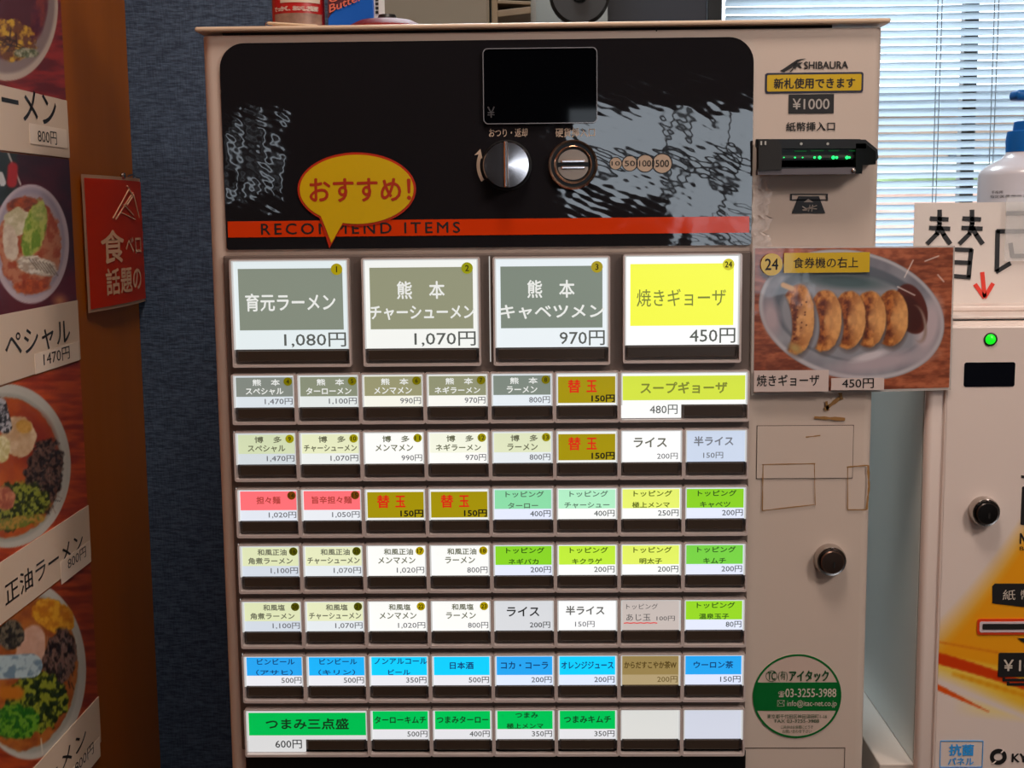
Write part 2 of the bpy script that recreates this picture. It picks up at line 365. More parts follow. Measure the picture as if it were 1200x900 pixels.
link('wall_face', B(.5, 6.5, 7, 7.2, -.1, 1.60), mat('pink_brick', (196, 160, 146), .8, mottle=.3, mscale=5), k_); link('coping', B(.5, 6.5, 6.98, 7.22, 1.60, 1.625), WHITE, k_)

# deeper things seen above the machine ---------------------------------------
c = thing('cupboard', (F(500, 10, .9)[0], 1.0, 0), 'tall beige cupboard standing behind the ticket machine', 'cupboard')
xa, xb = F(420, 10, .85)[0], F(573, 10, .85)[0]
link('carcass', B(xa, xb, .862, 1.15, 0, 2.1, .002), mat('beige_board', (150, 132, 110), .6, mottle=.05), c)
link('door', B(xa + .004, xb - .002, .85, .861, .05, 2.08, .002), MATS['beige_board'], c)
WOODP = mat('pale_wood', (150, 124, 94), .55, mottle=.2, mscale=30, stretch=(1, 1, .15))
r = thing('wooden_rack', (F(596, 10, .9)[0], .92, 1.5), 'small pale wooden rack beside the beige cupboard', 'rack')
xa, xb = F(576, 10, .86)[0], F(583, 10, .86)[0]; xc = F(622, 10, .86)[0]
link('side_board', B(xa, xb, .86, .94, 0, 1.9, .001), WOODP, r)
for (py0, py1, sk) in ((0, 4, 2), (12, 20, -4), (-12, -8, 0), (-30, -24, 0)):
    za, zb = F(590, py1, .86)[1], F(590, py0, .86)[1]
    bm = B(xb, xc, .86, .94, za, zb, .0008)
    for v in bm.verts: v.co.z += (v.co.x - xb) / (xc - xb) * (-sk) * .0011
    link('shelf', bm, WOODP, r)
link('back_board', B(xb, F(628, 10, .95)[0], .941, .95, 0, 1.9), mat('grey_panel', (140, 132, 122), .6), r)
# electric fan
FANG = mat('fan_grey', (112, 110, 106), .35, coat=.3); FAND = mat('fan_dark', (40, 36, 34), .4)
fx, fz = F(679, -5, 1.0)
fn = thing('electric_fan', (fx, 1.0, fz - .6), 'round grey electric fan behind the ticket machine, its lower rim showing', 'fan')
R0 = F(711, -5, 1.0)[0] - fx
link('guard_ring', lathe(fx, fz, [(R0, .985), (R0 + .004, .99), (R0 + .004, 1.0), (R0, 1.005), (R0 - .004, 1.0), (R0 - .004, .99)]), FAND, fn, smooth=True)
link('hub', lathe(fx, fz, [(.002, .975), (.010, .977), (.012, .985), (.012, 1.02)]), FAND, fn, smooth=True)
for k in range(5):
    a = 2*PI*k/5 - PI/2 + .62; bm = bmesh.new(); va = []
    for i in range(7):
        t_ = i / 6; rr = .012 + t_ * (R0 - .018)
        wd = .30 + .32 * math.sin(PI * min(1, t_*.9 + .1))
        va.append([bm.verts.new((fx + rr*math.cos(a + wd*s), 1.0 + .012*s, fz + rr*math.sin(a + wd*s))) for s in (-1, -.5, 0, .5, 1)])
    for i in range(6):
        for j in range(4): bm.faces.new((va[i][j], va[i+1][j], va[i+1][j+1], va[i][j+1]))
    link('blade', bm, FANG, fn, smooth=True)
link('stand', tube([(fx, 1.02, fz), (fx, 1.04, fz - .2), (fx, 1.04, 0)], .011, 12), FAND, fn, smooth=True)
link('foot', lathe(fx, 1.04, [(.06, 0), (.06, .01), (.02, .03)], axis='Z'), FAND, fn, smooth=True)
pn = link('grey_board', B(F(622, 10, 1.15)[0], F(712, 10, 1.15)[0], 1.15, 1.17, 0, 2.1), mat('grey_board', (118, 112, 104), .6)); tag(pn, 'grey upright board behind the electric fan', 'board')
dk = thing('tall_cabinet', (F(770, 10, 1.3)[0], 1.4, 0), 'tall black cabinet between the fan and the window', 'cabinet')
link('body', B(F(690, 10, 1.25)[0], F(829, 10, 1.25)[0], 1.262, 1.6, 0, 2.0, .004), mat('navy_black', (22, 22, 30), .4), dk)
link('door', B(F(690, 10, 1.25)[0], F(829, 10, 1.25)[0], 1.25, 1.26, .05, 1.99, .003), MATS['navy_black'], dk)
# ================================================================== THE ORANGE PARTITION'S POSTERS
XP = XB + .0015
def board_rect(py_list, right_px): pass
def sb_z(px, py): return SB(px, py, XP)[1]
def sb_y(px, py): return SB(px, py, XP)[0]
YR = sb_y(79, 150)                                   # right-hand edge of every poster
YL = YR - .26
def sheet(name, fn, z0, z1, parent, yl=YL, yr=YR, X=XP, nx=200, ny=120, label=None):
    return print_mesh(name, fn, lambda u, v: np.stack([X + 0*u, yl + u*(yr-yl), z0 + v*(z1-z0)], -1), nx, ny, parent, label=label)
def wood(p, seed, a=(150, 34, 12), b=(196, 78, 28)):
    p.tex(np.ones_like(p.x), a, b, 26, 5, seed, 1.2)
def paint1(x, y):
    p = Paint(x, y); wood(p, 1, (110, 18, 10), (176, 44, 26))
    p.lay(p.ell(8, 8, 60, 87, 0), (206, 186, 168)); p.lay(p.ell(8, 6, 56, 80, 0, 3), (150, 128, 122)); p.lay(p.ell(6, -2, 50, 70, 0, 4), (92, 30, 34))
    p.tex(p.ell(10, 46, 31, 25, 0, 2, .5, 3), (120, 66, 24), (224, 176, 40), 5, 5, 4, 1.6)
    for i in range(14): p.lay(p.seg((RNG.uniform(-10, 34), RNG.uniform(30, 62)), (RNG.uniform(-10, 34), RNG.uniform(40, 66)), .9) * .7, (60, 30, 20))
    p.tex(p.ell(46, 10, 8, 30, 5, 5), (150, 60, 40), (90, 20, 40), 5, 9, 8); p.tex(p.ell(30, 62, 14, 6, 0, 2, .4), (90, 100, 60), (196, 190, 160), 3, 3, 9)
    return p.c
def paint2(x, y):
    p = Paint(x, y); p.tex(np.ones_like(x), (52, 10, 20), (84, 16, 30), 30, 20, 5)
    p.lay(np.clip((y - 300)/30, 0, 1) * .55, (120, 20, 34)); p.lay((-x + 22 - (y-180)*.0)/3 * (y < 240), (40, 50, 44))
    p.lay(p.seg((8, 175), (24, 216), 1), (200, 190, 180)); p.lay(p.seg((15, 196), (14, 214), 6, 3), (184, 28, 24)); p.lay(p.seg((0, 205), (3, 214), 4), (214, 214, 214))
    p.lay(p.ell(36, 286, 45, 70, 0), (206, 190, 196)); p.lay(p.ell(36, 284, 40, 64, 0, 3), (168, 156, 172)); p.lay(p.ell(36, 286, 37, 59, 0, 3), (186, 170, 176))
    p.tex(p.ell(35, 288, 36, 57, 0, 2, .18, 2), (178, 74, 28), (206, 132, 92), 6, 6, 6, 1.5)
    p.tex(p.ell(26, 242, 18, 11, -10, 2, .3), (120, 50, 24), (190, 90, 40), 5, 5, 7)
    p.tex(p.ell(20, 260, 15, 16, 20, 2, .5, 5), (206, 196, 150), (236, 226, 196), 6, 6, 8)
    p.tex(p.ell(40, 270, 13, 34, 12, 2, .4, 6), (120, 160, 30), (196, 204, 96), 5, 7, 9, 1.5)
    p.tex(p.ell(46, 250, 9, 10, 0, 2, .4, 9), (150, 176, 70), (206, 206, 120), 4, 4, 3)
    p.tex(p.ell(12, 284, 9, 22, -8, 2, .4, 8), (214, 190, 164), (236, 220, 196), 6, 6, 9)
    p.tex(p.ell(44, 312, 24, 11, 14, 2, .4, 7), (190, 172, 150), (240, 232, 214), 6, 3, 5, 1.6)
    for i in range(7): p.lay(p.seg((34+i*4, 303+i), (44+i*4, 316+i*1.2), .6)*.8, (110, 90, 70))
    p.tex(p.ell(36, 336, 22, 8, 0, 2, .3), (160, 60, 20), (214, 104, 40), 4, 4, 2)
    p.lay(p.ell(70, 352, 9, 8, 0, 6)*.6, (206, 140, 90)); return p.c
def bowl34(p, cx, cy, rx, ry, sc=0):
    p.lay(p.ell(cx, cy, rx, ry), (206, 204, 192)); p.lay(p.ell(cx-2, cy+2, rx-7, ry-9, 0, 3), (176, 176, 164))
def paint3(x, y):
    p = Paint(x, y); wood(p, 11, (156, 44, 14), (214, 88, 30))
    bowl34(p, 8, 546, 75, 96); p.tex(p.ell(6, 548, 65, 82, 0, 2, .04), (176, 66, 10), (206, 96, 20), 14, 14, 12)
    p.lay(p.ell(40, 520, 26, 40, -10, 8)*.5, (150, 40, 10))
    p.tex(p.ell(50, 560, 22, 46, 12, 3, .5, 4), (24, 14, 14), (104, 74, 62), 3, 3, 13, 2.4)
    for i in range(40):
        a = RNG.uniform(-.5, 1.6); cx_, cy_ = RNG.uniform(36, 68), RNG.uniform(520, 596); p.lay(p.seg((cx_, cy_), (cx_ + 8*math.cos(a), cy_ + 9*math.sin(a)), .5)*.7, (150, 122, 106) if i % 2 else (12, 8, 10))
    p.tex(p.ell(18, 594, 40, 26, -12, 3, .5, 3), (36, 48, 10), (150, 160, 50), 3.4, 3.4, 14, 2.2)
    p.tex(p.ell(22, 512, 20, 24, 0, 2, .25, 2), (206, 166, 120), (236, 208, 170), 10, 10, 15); p.tex(p.ell(28, 500, 9, 8, 0, 3, .3), (206, 150, 50), (230, 180, 90), 6, 6, 16)
    p.tex(p.ell(2, 526, 10, 16, 0, 2, .3), (214, 200, 130), (246, 236, 190), 4, 4, 2); p.tex(p.ell(6, 584, 12, 14, 0, 2, .3, 5), (170, 84, 60), (224, 150, 110), 4, 6, 5)
    p.tex(p.ell(20, 612, 30, 7, -10, 2, .6), (120, 130, 40), (196, 150, 60), 3, 3, 8, 2)
    p.tex(p.seg((0, 474), (6, 500), 8, 2), (30, 32, 40), (190, 190, 196), 3, 3, 4, 2.4); return p.c
def paint4(x, y):
    p = Paint(x, y); wood(p, 21, (140, 44, 14), (190, 76, 26))
    bowl34(p, 34, 786, 67, 104); p.tex(p.ell(32, 790, 58, 90, 8, 2, .05), (150, 70, 20), (190, 110, 40), 10, 10, 22)
    p.tex(p.ell(62, 720, 26, 18, 30, 2, .5, 4), (206, 124, 10), (240, 176, 40), 6, 6, 23, 1.4)
    p.tex(p.ell(70, 772, 19, 36, 10, 2, .35, 7), (30, 18, 18), (128, 98, 86), 3.5, 6, 24, 2.4)
    for i in range(46):
        a = RNG.uniform(.6, 1.8); cx_, cy_ = RNG.uniform(54, 84), RNG.uniform(742, 802); p.lay(p.seg((cx_, cy_), (cx_ + 5*math.cos(a), cy_ + 9*math.sin(a)), .6)*.7, (160, 130, 116) if i % 2 else (16, 10, 12))
    p.tex(p.ell(44, 822, 34, 36, 20, 3, .4, 5), (20, 40, 8), (150, 160, 40), 4, 5, 25, 2.2)
    p.tex(p.ell(18, 846, 28, 20, 0, 3, .4, 6), (20, 100, 14), (110, 170, 40), 4, 4, 26, 2)
    p.tex(p.ell(36, 760, 17, 28, 12, 2, .15, 2), (214, 166, 140), (236, 196, 172), 12, 12, 27); p.tex(p.ell(12, 744, 16, 18, 20, 2, .3), (30, 28, 26), (120, 110, 90), 4, 4, 28, 2)
    p.tex(p.seg((0, 782), (36, 780), 14, 1), (120, 150, 170), (190, 214, 220), 7, 7, 29, 2); p.lay(p.seg((6, 812), (20, 812), 9, 3)*.6, (206, 120, 20))
    p.lay(p.seg((48, 866), (50, 884), 1)*.6, (230, 224, 210)); return p.c
CAPT = mat('caption_paper', (218, 196, 172), .4, coat=.3, bump=(40, .0004))
TAGM = mat('price_tag_paper', (232, 214, 194), .4)
posters = [
 (paint1, (-40), 103+11, None, (78, 118), (80, 185), 'ーメン', ((4, 111), (66, 148)), '800円', ((37, 150), (76, 172)), 'topmost ramen poster on the orange partition, oval plate with yellow topping', 'ラーメン'),
 (paint2, None, None, None, (89, 352), (94, 421), 'ペシャル', ((4, 370), (82, 412)), '1470円', ((41, 402), (94, 428)), 'poster of pork and lettuce noodles on the orange partition, captioned 1470 yen', 'スペシャル'),
 (paint3, None, None, None, (103, 592), (105, 640), '正油ラーメン', None, '800円', None, 'poster of red-orange broth bowl on the orange partition, second from the bottom', '正油ラーメン'),
 (paint4, None, None, None, (116, 815), (118, 868), 'ラーメン', None, '800円', None, 'lowest ramen poster on the orange partition, bowl with bright green onions', 'ラーメン')]
ztop_prev = sb_z(77, -60)
lets = [ # lettering box on the sheet from measured pixels: left, right px then top/bottom px at the right end
 ('ーメン', 3, 66, 113, 148), ('ペシャル', 5, 82, 374, 402), ('正油ラーメン', 2, 97, 621, 644), ('ラーメン', 30, 101, 851, 871)]
prices = [('800円', 45, 67, 155, 170, 36, 79, 152, 174), ('1470円', 51, 82, 405, 420, 41, 93, 400, 422), ('800円', 79, 101, 639, 652, 71, 107, 632, 658), ('800円', 87, 110, 868, 882, 80, 118, 862, 886)]
for i, (fn, _, _, _, ct, cb, *_r) in enumerate(posters):
    zc1, zc0 = sb_z(*ct), sb_z(*cb)
    if i == 2: zc0 = sb_z(107, 650)
    if i == 3: zc0 = sb_z(118, 869)
    p = thing('menu_poster', (XP, (YL+YR)/2, zc0), posters[i][10], 'poster', 'ramen menu posters on the orange partition')
    gap = .0015
    sheet('photo_print', fn, zc1 - .001, ztop_prev - gap, p)
    link('caption_strip', B(XP, XP + .0006, YL, YR + .0006, zc0, zc1), CAPT, p, label='white caption strip')
    s, l, r_, t_, b_ = lets[i]; X2 = XP + .0009
    yl, yr = SB(l, (t_+b_)/2, X2)[0], SB(r_, (t_+b_)/2, X2)[0]; zt, zb = SB(r_, t_, X2)[1], SB(r_, b_, X2)[1]
    text('caption_lettering', s, (yl, yr, zb, zt), X2, INK, p, face='+X', bold=.012)
    s, l, r_, t_, b_, tl, tr, tt, tb = prices[i]; X2 = XP + .0011
    link('price_tag', B(X2 - .0004, X2, SB(tl, tb, X2)[0], SB(tr, tb, X2)[0], SB(tr, tb, X2)[1], SB(tr, tt, X2)[1]), TAGM, p)
    X2 += .0002
    text('price_lettering', s, (SB(l, b_, X2)[0], SB(r_, b_, X2)[0], SB(r_, b_, X2)[1], SB(r_, t_, X2)[1]), X2, INK, p, face='+X')
    ztop_prev = zc0
# the red sheet, curling round the corner
X2 = XB + .003
ya, yb = SB(95, 204, X2)[0], .3585; zt, zb = SB(95, 204, X2)[1], SB(108, 366, X2)[1]
rc = thing('red_notice', (X2, (ya+yb)/2, zb), 'red card notice pinned at the edge of the orange partition', 'notice')
def curl(y, z): k = max(0, (y - ya) / (yb - ya)); return X2 + .004*math.sin(k*PI) + .004*k
def curled(a, b, c, d, off, m, name, lab=None):
    bm = bmesh.new(); rows = []
    for i in range(13):
        y = a + (b-a)*i/12; rows.append([bm.verts.new((curl(y, z) + off, y, z)) for z in (c, d)])
    for i in range(12): bm.faces.new((rows[i][0], rows[i+1][0], rows[i+1][1], rows[i][1]))
    bmesh.ops.solidify(bm, geom=bm.faces[:], thickness=.0004)
    return link(name, bm, m, rc, smooth=True, label=lab)
curled(ya, yb, zb, zt, 0, mat('cream_card', (222, 190, 160), .4), 'card', 'cream backing card')
curled(ya + .004, yb, zb + .003, zt - .003, .0006, mat('vermilion_print', (250, 66, 20), .35, coat=.3), 'red_field')
CREAM = mat('cream_ink', (226, 176, 140), .5)
def ctext(s, l, r_, t_, b_, bold=.01, name='lettering'):
    y0, y1 = SB(l, (t_+b_)/2, X2)[0], min(SB(r_, (t_+b_)/2, X2)[0], .358); z1, z0 = SB((l+r_)/2, t_, X2)[1], SB((l+r_)/2, b_, X2)[1]
    o = text(name, s, (y0, y1, z0, z1), X2, CREAM, rc, face='+X', bold=bold)
    wl = WL[o.name]
    for v in o.data.vertices: v.co.x = curl(v.co.y + wl.y, 0) + .0012 - wl.x
ctext('食', 113, 136, 270, 308, .025); ctext('ベロ', 138, 158, 278, 297, .02); ctext('話題の', 118, 158, 313, 343, .025)
bm = bmesh.new()
def cl(p, q): 
    a, b = SB(*p, X2), SB(*q, X2); tube([(curl(a[0], 0) + .0012, a[0], a[1]), (curl(b[0], 0) + .0012, b[0], b[1])], .0006, 6, bm)
for p, q in (((124, 256), (142, 222)), ((127, 257), (147, 226)), ((142, 222), (147, 230)), ((147, 230), (140, 240)), ((136, 240), (148, 252)), ((148, 228), (156, 255)), ((140, 218), (149, 232)), ((132, 249), (150, 257))): cl(p, q)
link('chopstick_emblem', bm, CREAM, rc)
py_, pz_ = SB(136, 206, X2)
bm = lathe(0, 0, [(.0001, 0), (.003, .001), (.0032, .003), (.0012, .005)], n=16)
for v in bm.verts: v.co = Vector((X2 + .009 - v.co.y, py_ + v.co.x, pz_ + v.co.z))
link('push_pin', bm, STEEL, rc, smooth=True)
ww = [(X2 + .008 + .001*math.sin(k*1.3), SB(139 + k*3.0, 206, X2)[0], SB(139 + k*3.0, 207 - 2*math.sin(k*.9), X2)[1]) for k in range(6)]
link('wire', tube(ww, .0007, 6), STEEL, rc)
# ================================================================== THE TICKET MACHINE
MX0, MX1 = -.01445, .44699
ZT = F(640, 37)[1]; ZL0, ZL1 = F(636, 33.2)[1], F(636, 27.6)[1]
tm = thing('ticket_machine', ((MX0+MX1)/2, .16, 0), 'large beige meal ticket vending machine with glowing menu buttons and black header', 'vending machine')
bm = B(MX0, MX1, 0, .018, .02, ZT)
bmesh.ops.bevel(bm, geom=[e for e in bm.edges if abs(e.verts[0].co.y) < 1e-6 and abs(e.verts[1].co.y) < 1e-6 and abs(e.verts[0].co.x - e.verts[1].co.x) < 1e-6], offset=.007, segments=5, profile=.5, affect='EDGES')
link('front_door', bm, BODY, tm, smooth=True)
link('cabinet', B(MX0 + .012, MX1 - .03, .0181, .20, .02, ZT), BODY, tm)
link('lid', B(MX0 - .003, MX1 + .0035, -.006, .203, ZL0, ZL1, .0012), LIDM, tm)
link('lid_gap', B(MX0 + .014, MX1 - .034, .002, .195, ZT, ZL0), DARKG, tm)
def U(px, py, Y=0): return F(px, py, Y)
def PR(x0, y0, x1, y1, Y=0):
    "a rectangle measured in the photograph, squared up on the plane Y: x0, x1, z0, z1"
    xm, ym = (x0+x1)/2, (y0+y1)/2
    return U(x0, ym, Y)[0], U(x1, ym, Y)[0], U(xm, y1, Y)[1], U(xm, y0, Y)[1]
# header
hx0, hx1, hz0, hz1 = PR(261, 47, 882, 290, -.002)
hd = link('header_panel', plate(rrect(hx0, hx1, hz0, hz1, n=10, rs=(.002, .002, .017, .017)), -.0022, 0), BLACK, tm, label='glossy black header panel')
sx0, sx1, sz0, sz1 = PR(267, 256.5, 878, 275.5, -.0022)
link('orange_stripe', plate([(sx0, sz0), (sx1, sz0), (sx1, sz1), (sx0, sz1)], -.0025, -.0022), ORANGE, hd)
tx0, tx1 = U(306, 266, -.0025)[0], U(539, 266, -.0025)[0]
text('stripe_lettering', 'RECOMMEND ITEMS', (tx0, tx1, sz0 + .0018, sz1 - .0018), -.00265, INK, hd, bold=.02, spacing=1.35)
# display
d0 = PR(567, 57, 699, 144, -.004)
dp = link('display_window', plate(rrect(*d0[:2], d0[2], d0[3], .003), -.0042, -.0022), SCREEN, tm, label='dark glossy display window with thin pale rim')
link('display_rim', ringplate(rrect(d0[0]-.0006, d0[1]+.0006, d0[2]-.0006, d0[3]+.0006, .0034), rrect(*d0, .003), -.0048, -.0022), mat('rim_grey', (120, 122, 128), .25, coat=.5), dp)
DIM = mat('dim_segment', (62, 62, 66), .5)
text('yen_sign', '¥', PR(571, 125, 580, 138, -.0044), -.0044, DIM, dp)
for (a, b, c_, d_) in ((671, 104, 687, 107), (671, 113, 689, 117)):
    text('small_print', 'HHHH', PR(a, b, c_, d_, -.0044), -.0044, mat('very_dim_print', (30, 31, 34), .4), dp) if False else None
text('print_above_knob', 'おつり・返却', PR(573, 150.5, 618, 160.5, -.0024), -.0024, PALE, hd, bold=.01)
text('print_above_coin_slot', '硬貨挿入口', PR(651, 150, 697, 160.5, -.0024), -.0024, PALE, hd, bold=.01)
# return knob with fin
kx, kz = U(593.5, 193.5, -.006)
kn = link('return_knob', lathe(kx, kz, [(.0158, -.0022), (.0160, -.0075), (.0152, -.0095), (.0005, -.0105)], n=56), CHROME2, tm, smooth=True, label='round chrome coin return knob with an upright fin')
bm = B(kx - .0014, kx + .0014, -.0195, -.008, kz - .0155, kz + .0155, .0009); link('knob_fin', bm, CHROME2, kn)
link('knob_collar', lathe(kx, kz, [(.0172, -.0022), (.0172, -.0034), (.0162, -.0036), (.0162, -.0022)], n=56), BLK, kn, smooth=True)
bm = bmesh.new(); ar = []
outer = [(kx + .0205*math.cos(a), kz + .0205*math.sin(a)) for a in np.linspace(math.radians(158), math.radians(212), 12)]; inner = [(kx + .0182*math.cos(a), kz + .0182*math.sin(a)) for a in np.linspace(math.radians(212), math.radians(166), 12)]
link('turn_arrow', plate(outer + inner + [(kx - .0165, kz + .0052), (kx - .0178, kz + .0112), (kx - .0220, kz + .0070)], -.0026, -.0023), PALE, hd)
# coin slot
cx, cz = U(671.5, 193, -.005)
RIMW = mat('warm_metal_rim', (206, 172, 148), .22, 1.0)
cs = link('coin_slot', lathe(cx, cz, [(.0168, -.0022), (.0168, -.0052), (.0160, -.0062), (.0150, -.0060), (.0148, -.003)], n=56), RIMW, tm, smooth=True, label='round metal coin slot with concentric rings')
link('slot_groove', lathe(cx, cz, [(.0149, -.0023), (.0149, -.0036), (.0001, -.0036)], n=48), BLK, cs, smooth=True)
link('inner_ring', lathe(cx, cz, [(.0128, -.003), (.0128, -.0060), (.0122, -.0066), (.0112, -.0064), (.0110, -.003)], n=56), RIMW, cs, smooth=True)
CUPM = mat('warm_metal_face', (176, 150, 132), .3, 1.0)
for sgn in (1, -1):
    pts = [(cx + .0102*math.cos(a), cz + sgn*.0016 + sgn*.0086*math.sin(a)) for a in np.linspace(0, PI, 20)]
    link('slot_plate', plate(pts, -.0068, -.0036), CUPM, cs)
    link('slot_lip', B(cx - .0082, cx + .0082, -.0092, -.0050, cz + sgn*.0009, cz + sgn*.0033, .0008), CHROME2, cs)
# accepted coins
for px_, r_, s in ((721.5, 6.6, '10'), (738, 8.2, '50'), (756, 9.4, '100'), (776, 10.6, '500')):
    x, z = U(px_, 191.5, -.0024); rr = r_ * .000598
    o = link('coin_mark', plate(circ(x, z, rr), -.0028, -.0022), PALE, hd)
    link('coin_edge', ringplate(circ(x, z, rr*1.12), circ(x, z, rr), -.0029, -.0022), BLK, hd)
    text('coin_number', s, (x - rr*.72, x + rr*.72, z - rr*.36, z + rr*.36), -.0030, INK, hd, bold=.015)
# speech bubble sticker
bxc, bzc = U(418, 222, -.003)
def bubble(k, y):
    pts = []
    for i in range(72):
        a = 2*PI*i/72
        if 232 < math.degrees(a) < 252: continue
        pts.append((bxc + (.0392 + k)*math.cos(a), bzc + (.0235 + k)*math.sin(a)))
        if 226 < math.degrees(a) <= 232:
            t_ = U(386, 291, -.003); pts.append((t_[0] + (0 if k > 0 else .0016), t_[1] + (0 if k > 0 else .0036)))
    return plate(pts, y, y + .0003)
bs = link('speech_bubble_sticker', bubble(.0016, -.0030), mat('red_outline', (176, 40, 8), .35), tm, label='yellow oval speech bubble sticker with red outline')
link('yellow_field', bubble(0, -.0033), YEL, bs)
text('bubble_lettering', 'おすすめ！', PR(363, 209, 481, 236, -.0035), -.0035, mat('brown_red_ink', (168, 44, 12), .4), bs, bold=.025)

# button panel ------------------------------------------------------------------
bp = link('button_panel', B(U(270, 500)[0], U(877, 500)[0], -.0035, 0, U(600, 876)[1], U(600, 296.5)[1], .0012), HOUS, tm, label='dark brown panel behind the buttons')
PY = .040568; ZG = 1.429278
def zrow(r): return ZG - r * PY
WHITE_LIT = (236, 238, 236)
LM = {}
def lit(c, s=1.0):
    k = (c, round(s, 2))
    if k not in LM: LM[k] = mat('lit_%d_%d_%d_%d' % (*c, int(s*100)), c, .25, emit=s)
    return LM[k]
INKD = {}
def litink(c):
    if c not in INKD: INKD[c] = mat('print_%d_%d_%d' % c, c, .5, emit=.85)
    return INKD[c]
meshes = {}
def cap_ring(W, H, lipH):
    bm = bmesh.new(); z1, z0 = .0016, -H
    ringplate(rrect(-.0010, W + .0010, z0, z1, .0016, 4), rrect(.0003, W - .0003, z0 + .0018, z1 - .0010, .0008, 4), -.0095, -.0035, bm)
    me = bm; return me
def button(col, row, ncol=1, big=False, band=None, l1=None, l2=None, price='', style='', ink=(96, 100, 84), num=None, numc=(176, 160, 0), base=WHITE_LIT, s=1.0, wide=False, pink=None, label=None, bold=.035):
    X0 = col * .045; Z0 = zrow(row); W = (ncol - 1) * .045 + .0431; H = .0343
    card_h, strip0, strip1 = .0224, .0230, .0303
    band_h = .0148
    if big:
        X0 = U((273.4, 426.8, 579.4, 730.8)[col], 304)[0]; Z0 = U(600, 303 if col < 3 else 301.5)[1]; W = U((409.3, 561.3, 712.6, 865.8)[col], 304)[0] - X0; H = .0735; card_h, strip0, strip1 = .0612, .0622, .0696; band_h = .0478
    L0 = (X0 + W/2, -.0035, Z0 - H)
    key = ('cap', round(W, 4), H)
    if key not in meshes:
        bm = cap_ring(W, H, 0)
        o = link('button', bm, CAP, tm, (W/2, 0, -H)); meshes[key] = o.data; WL[o.name] = Vector(L0)
        o.data.transform(Matrix.Translation((0, .0035, 0)))
        o.location = Vector(L0) - WL[tm.name]
    else:
        o = bpy.data.objects.new('button', meshes[key]); put(o, tm, L0)
    if label: o['label'] = label
    # back-lit card
    link('lit_card', B(X0 + .0006, X0 + W - .0006, -.0060, -.0037, Z0 - card_h, Z0 + .0004), lit(base, s), o)
    # dark strip and clear lip
    wide_ = wide
    if wide_:
        link('price_card', B(X0 + .0006, X0 + W*.48, -.0060, -.0037, Z0 - .0318, Z0 - card_h), lit(base, s), o)
        link('sold_out_window', B(X0 + W*.5, X0 + W - .003, -.0066, -.0037, Z0 - strip1, Z0 - strip0, .0006), SOLD, o)
    else: link('sold_out_window', B(X0 + .0022, X0 + W - .0022, -.0066, -.0037, Z0 - strip1, Z0 - strip0, .0006), SOLD, o)
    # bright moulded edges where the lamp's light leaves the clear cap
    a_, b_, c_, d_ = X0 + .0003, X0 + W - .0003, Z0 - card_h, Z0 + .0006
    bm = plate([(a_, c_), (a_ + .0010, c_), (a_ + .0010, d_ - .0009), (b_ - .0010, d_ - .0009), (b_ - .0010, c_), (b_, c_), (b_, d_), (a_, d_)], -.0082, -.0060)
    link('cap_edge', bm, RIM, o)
    ins = .0016 if not big else .0042
    yb = -.0062; tI = litink(ink)
    if band:
        zb0 = Z0 - band_h; zb1 = Z0 - (.0012 if not big else .0052)
        if style == 'hand': zb0 = Z0 - .0208; zb1 = Z0 - .0022
        if wide_: zb0 = Z0 - .0192; zb1 = Z0 - .0022
        link('name_band', B(X0 + ins, X0 + W - ins, yb, -.0060, zb0, zb1), lit(band, s if s < 1 else 1.0), o)
    yt = yb - .00015
    def T(st, fx0, fx1, fz0, fz1, m, fit='both', bd=bold, nm='lettering'):
        if nm == 'price' and fit == 'right':
            wpx = sum({',': .035, '円': .092}.get(ch, .081) for ch in st) * (1.18 if big else 1) * (.52 if wide else 1); fx0 = fx1 - wpx * (1.25 if wide else 1); fit = 'both'
        text(nm, st, (X0 + fx0*W, X0 + fx1*W, Z0 - fz1, Z0 - fz0), yt, m, o, bold=bd, fit=fit, res=2)
    if big:
        if l2: T(l1, .29, .70, .0148, .0268, tI, bd=.022); T(l2, .05, .96, .0318, .0412, tI, bd=.03)
        else: T(l1, .11, .88, .0225, .0345, tI, bd=.022 if ink[0] > 200 else .005)
        T(price, .46, .965, .0498, .0600, litink((92, 96, 92)), 'right', .01, 'price')
    elif style == 'hand':
        R_ = litink((222, 44, 12)); K_ = litink((24, 22, 4))
        T('替', .20, .40, .0045, .0135, R_, bd=.03); T('玉', .50, .66, .0050, .0130, R_, bd=.03); T(price, .58, .95, .0152, .0202, K_, bd=.04, nm='price')
    elif wide_:
        T(l1, .16, .84, .0065, .0145, tI); T(price, .12, .45, .0225, .0290, litink(pink or (96, 98, 96)), 'right', .01, 'price')
    elif style == 'rice':
        T(l1, .22, .75, .0050, .0118, tI, bd=bold); T(price, .56, .93, .0160, .0205, litink(pink or (104, 106, 110)), 'right', .01, 'price')
    elif style == 'half':
        T(l1, .15, .78, .0045, .0110, tI); T(price, .30, .62, .0156, .0200, litink(pink or (110, 112, 118)), 'both', .01, 'price')
    elif l2:
        if style == 'top': a, b_, c_, d_ = .0022, .0064, .0104, .0144
        else: a, b_, c_, d_ = .0026, .0070, .0088, .0134
        long_ = len(l2)
        w1 = .30 if len(l1) <= 4 else .52
        w1 = min(.9, .125 * len(l1)) if style == 'top' else (.44 if '　' in l1 else .14 * len(l1) * .85)
        w2 = min(.86, .122 * long_)
        T(l1, .53 - w1/2, .53 + w1/2, a, b_, tI); T(l2, .50 - w2/2, .50 + w2/2, c_, d_, tI)
        T(price, .3, .95, .0160, .0206, litink(pink or (98, 98, 104)), 'right', .01, 'price')
    elif l1:
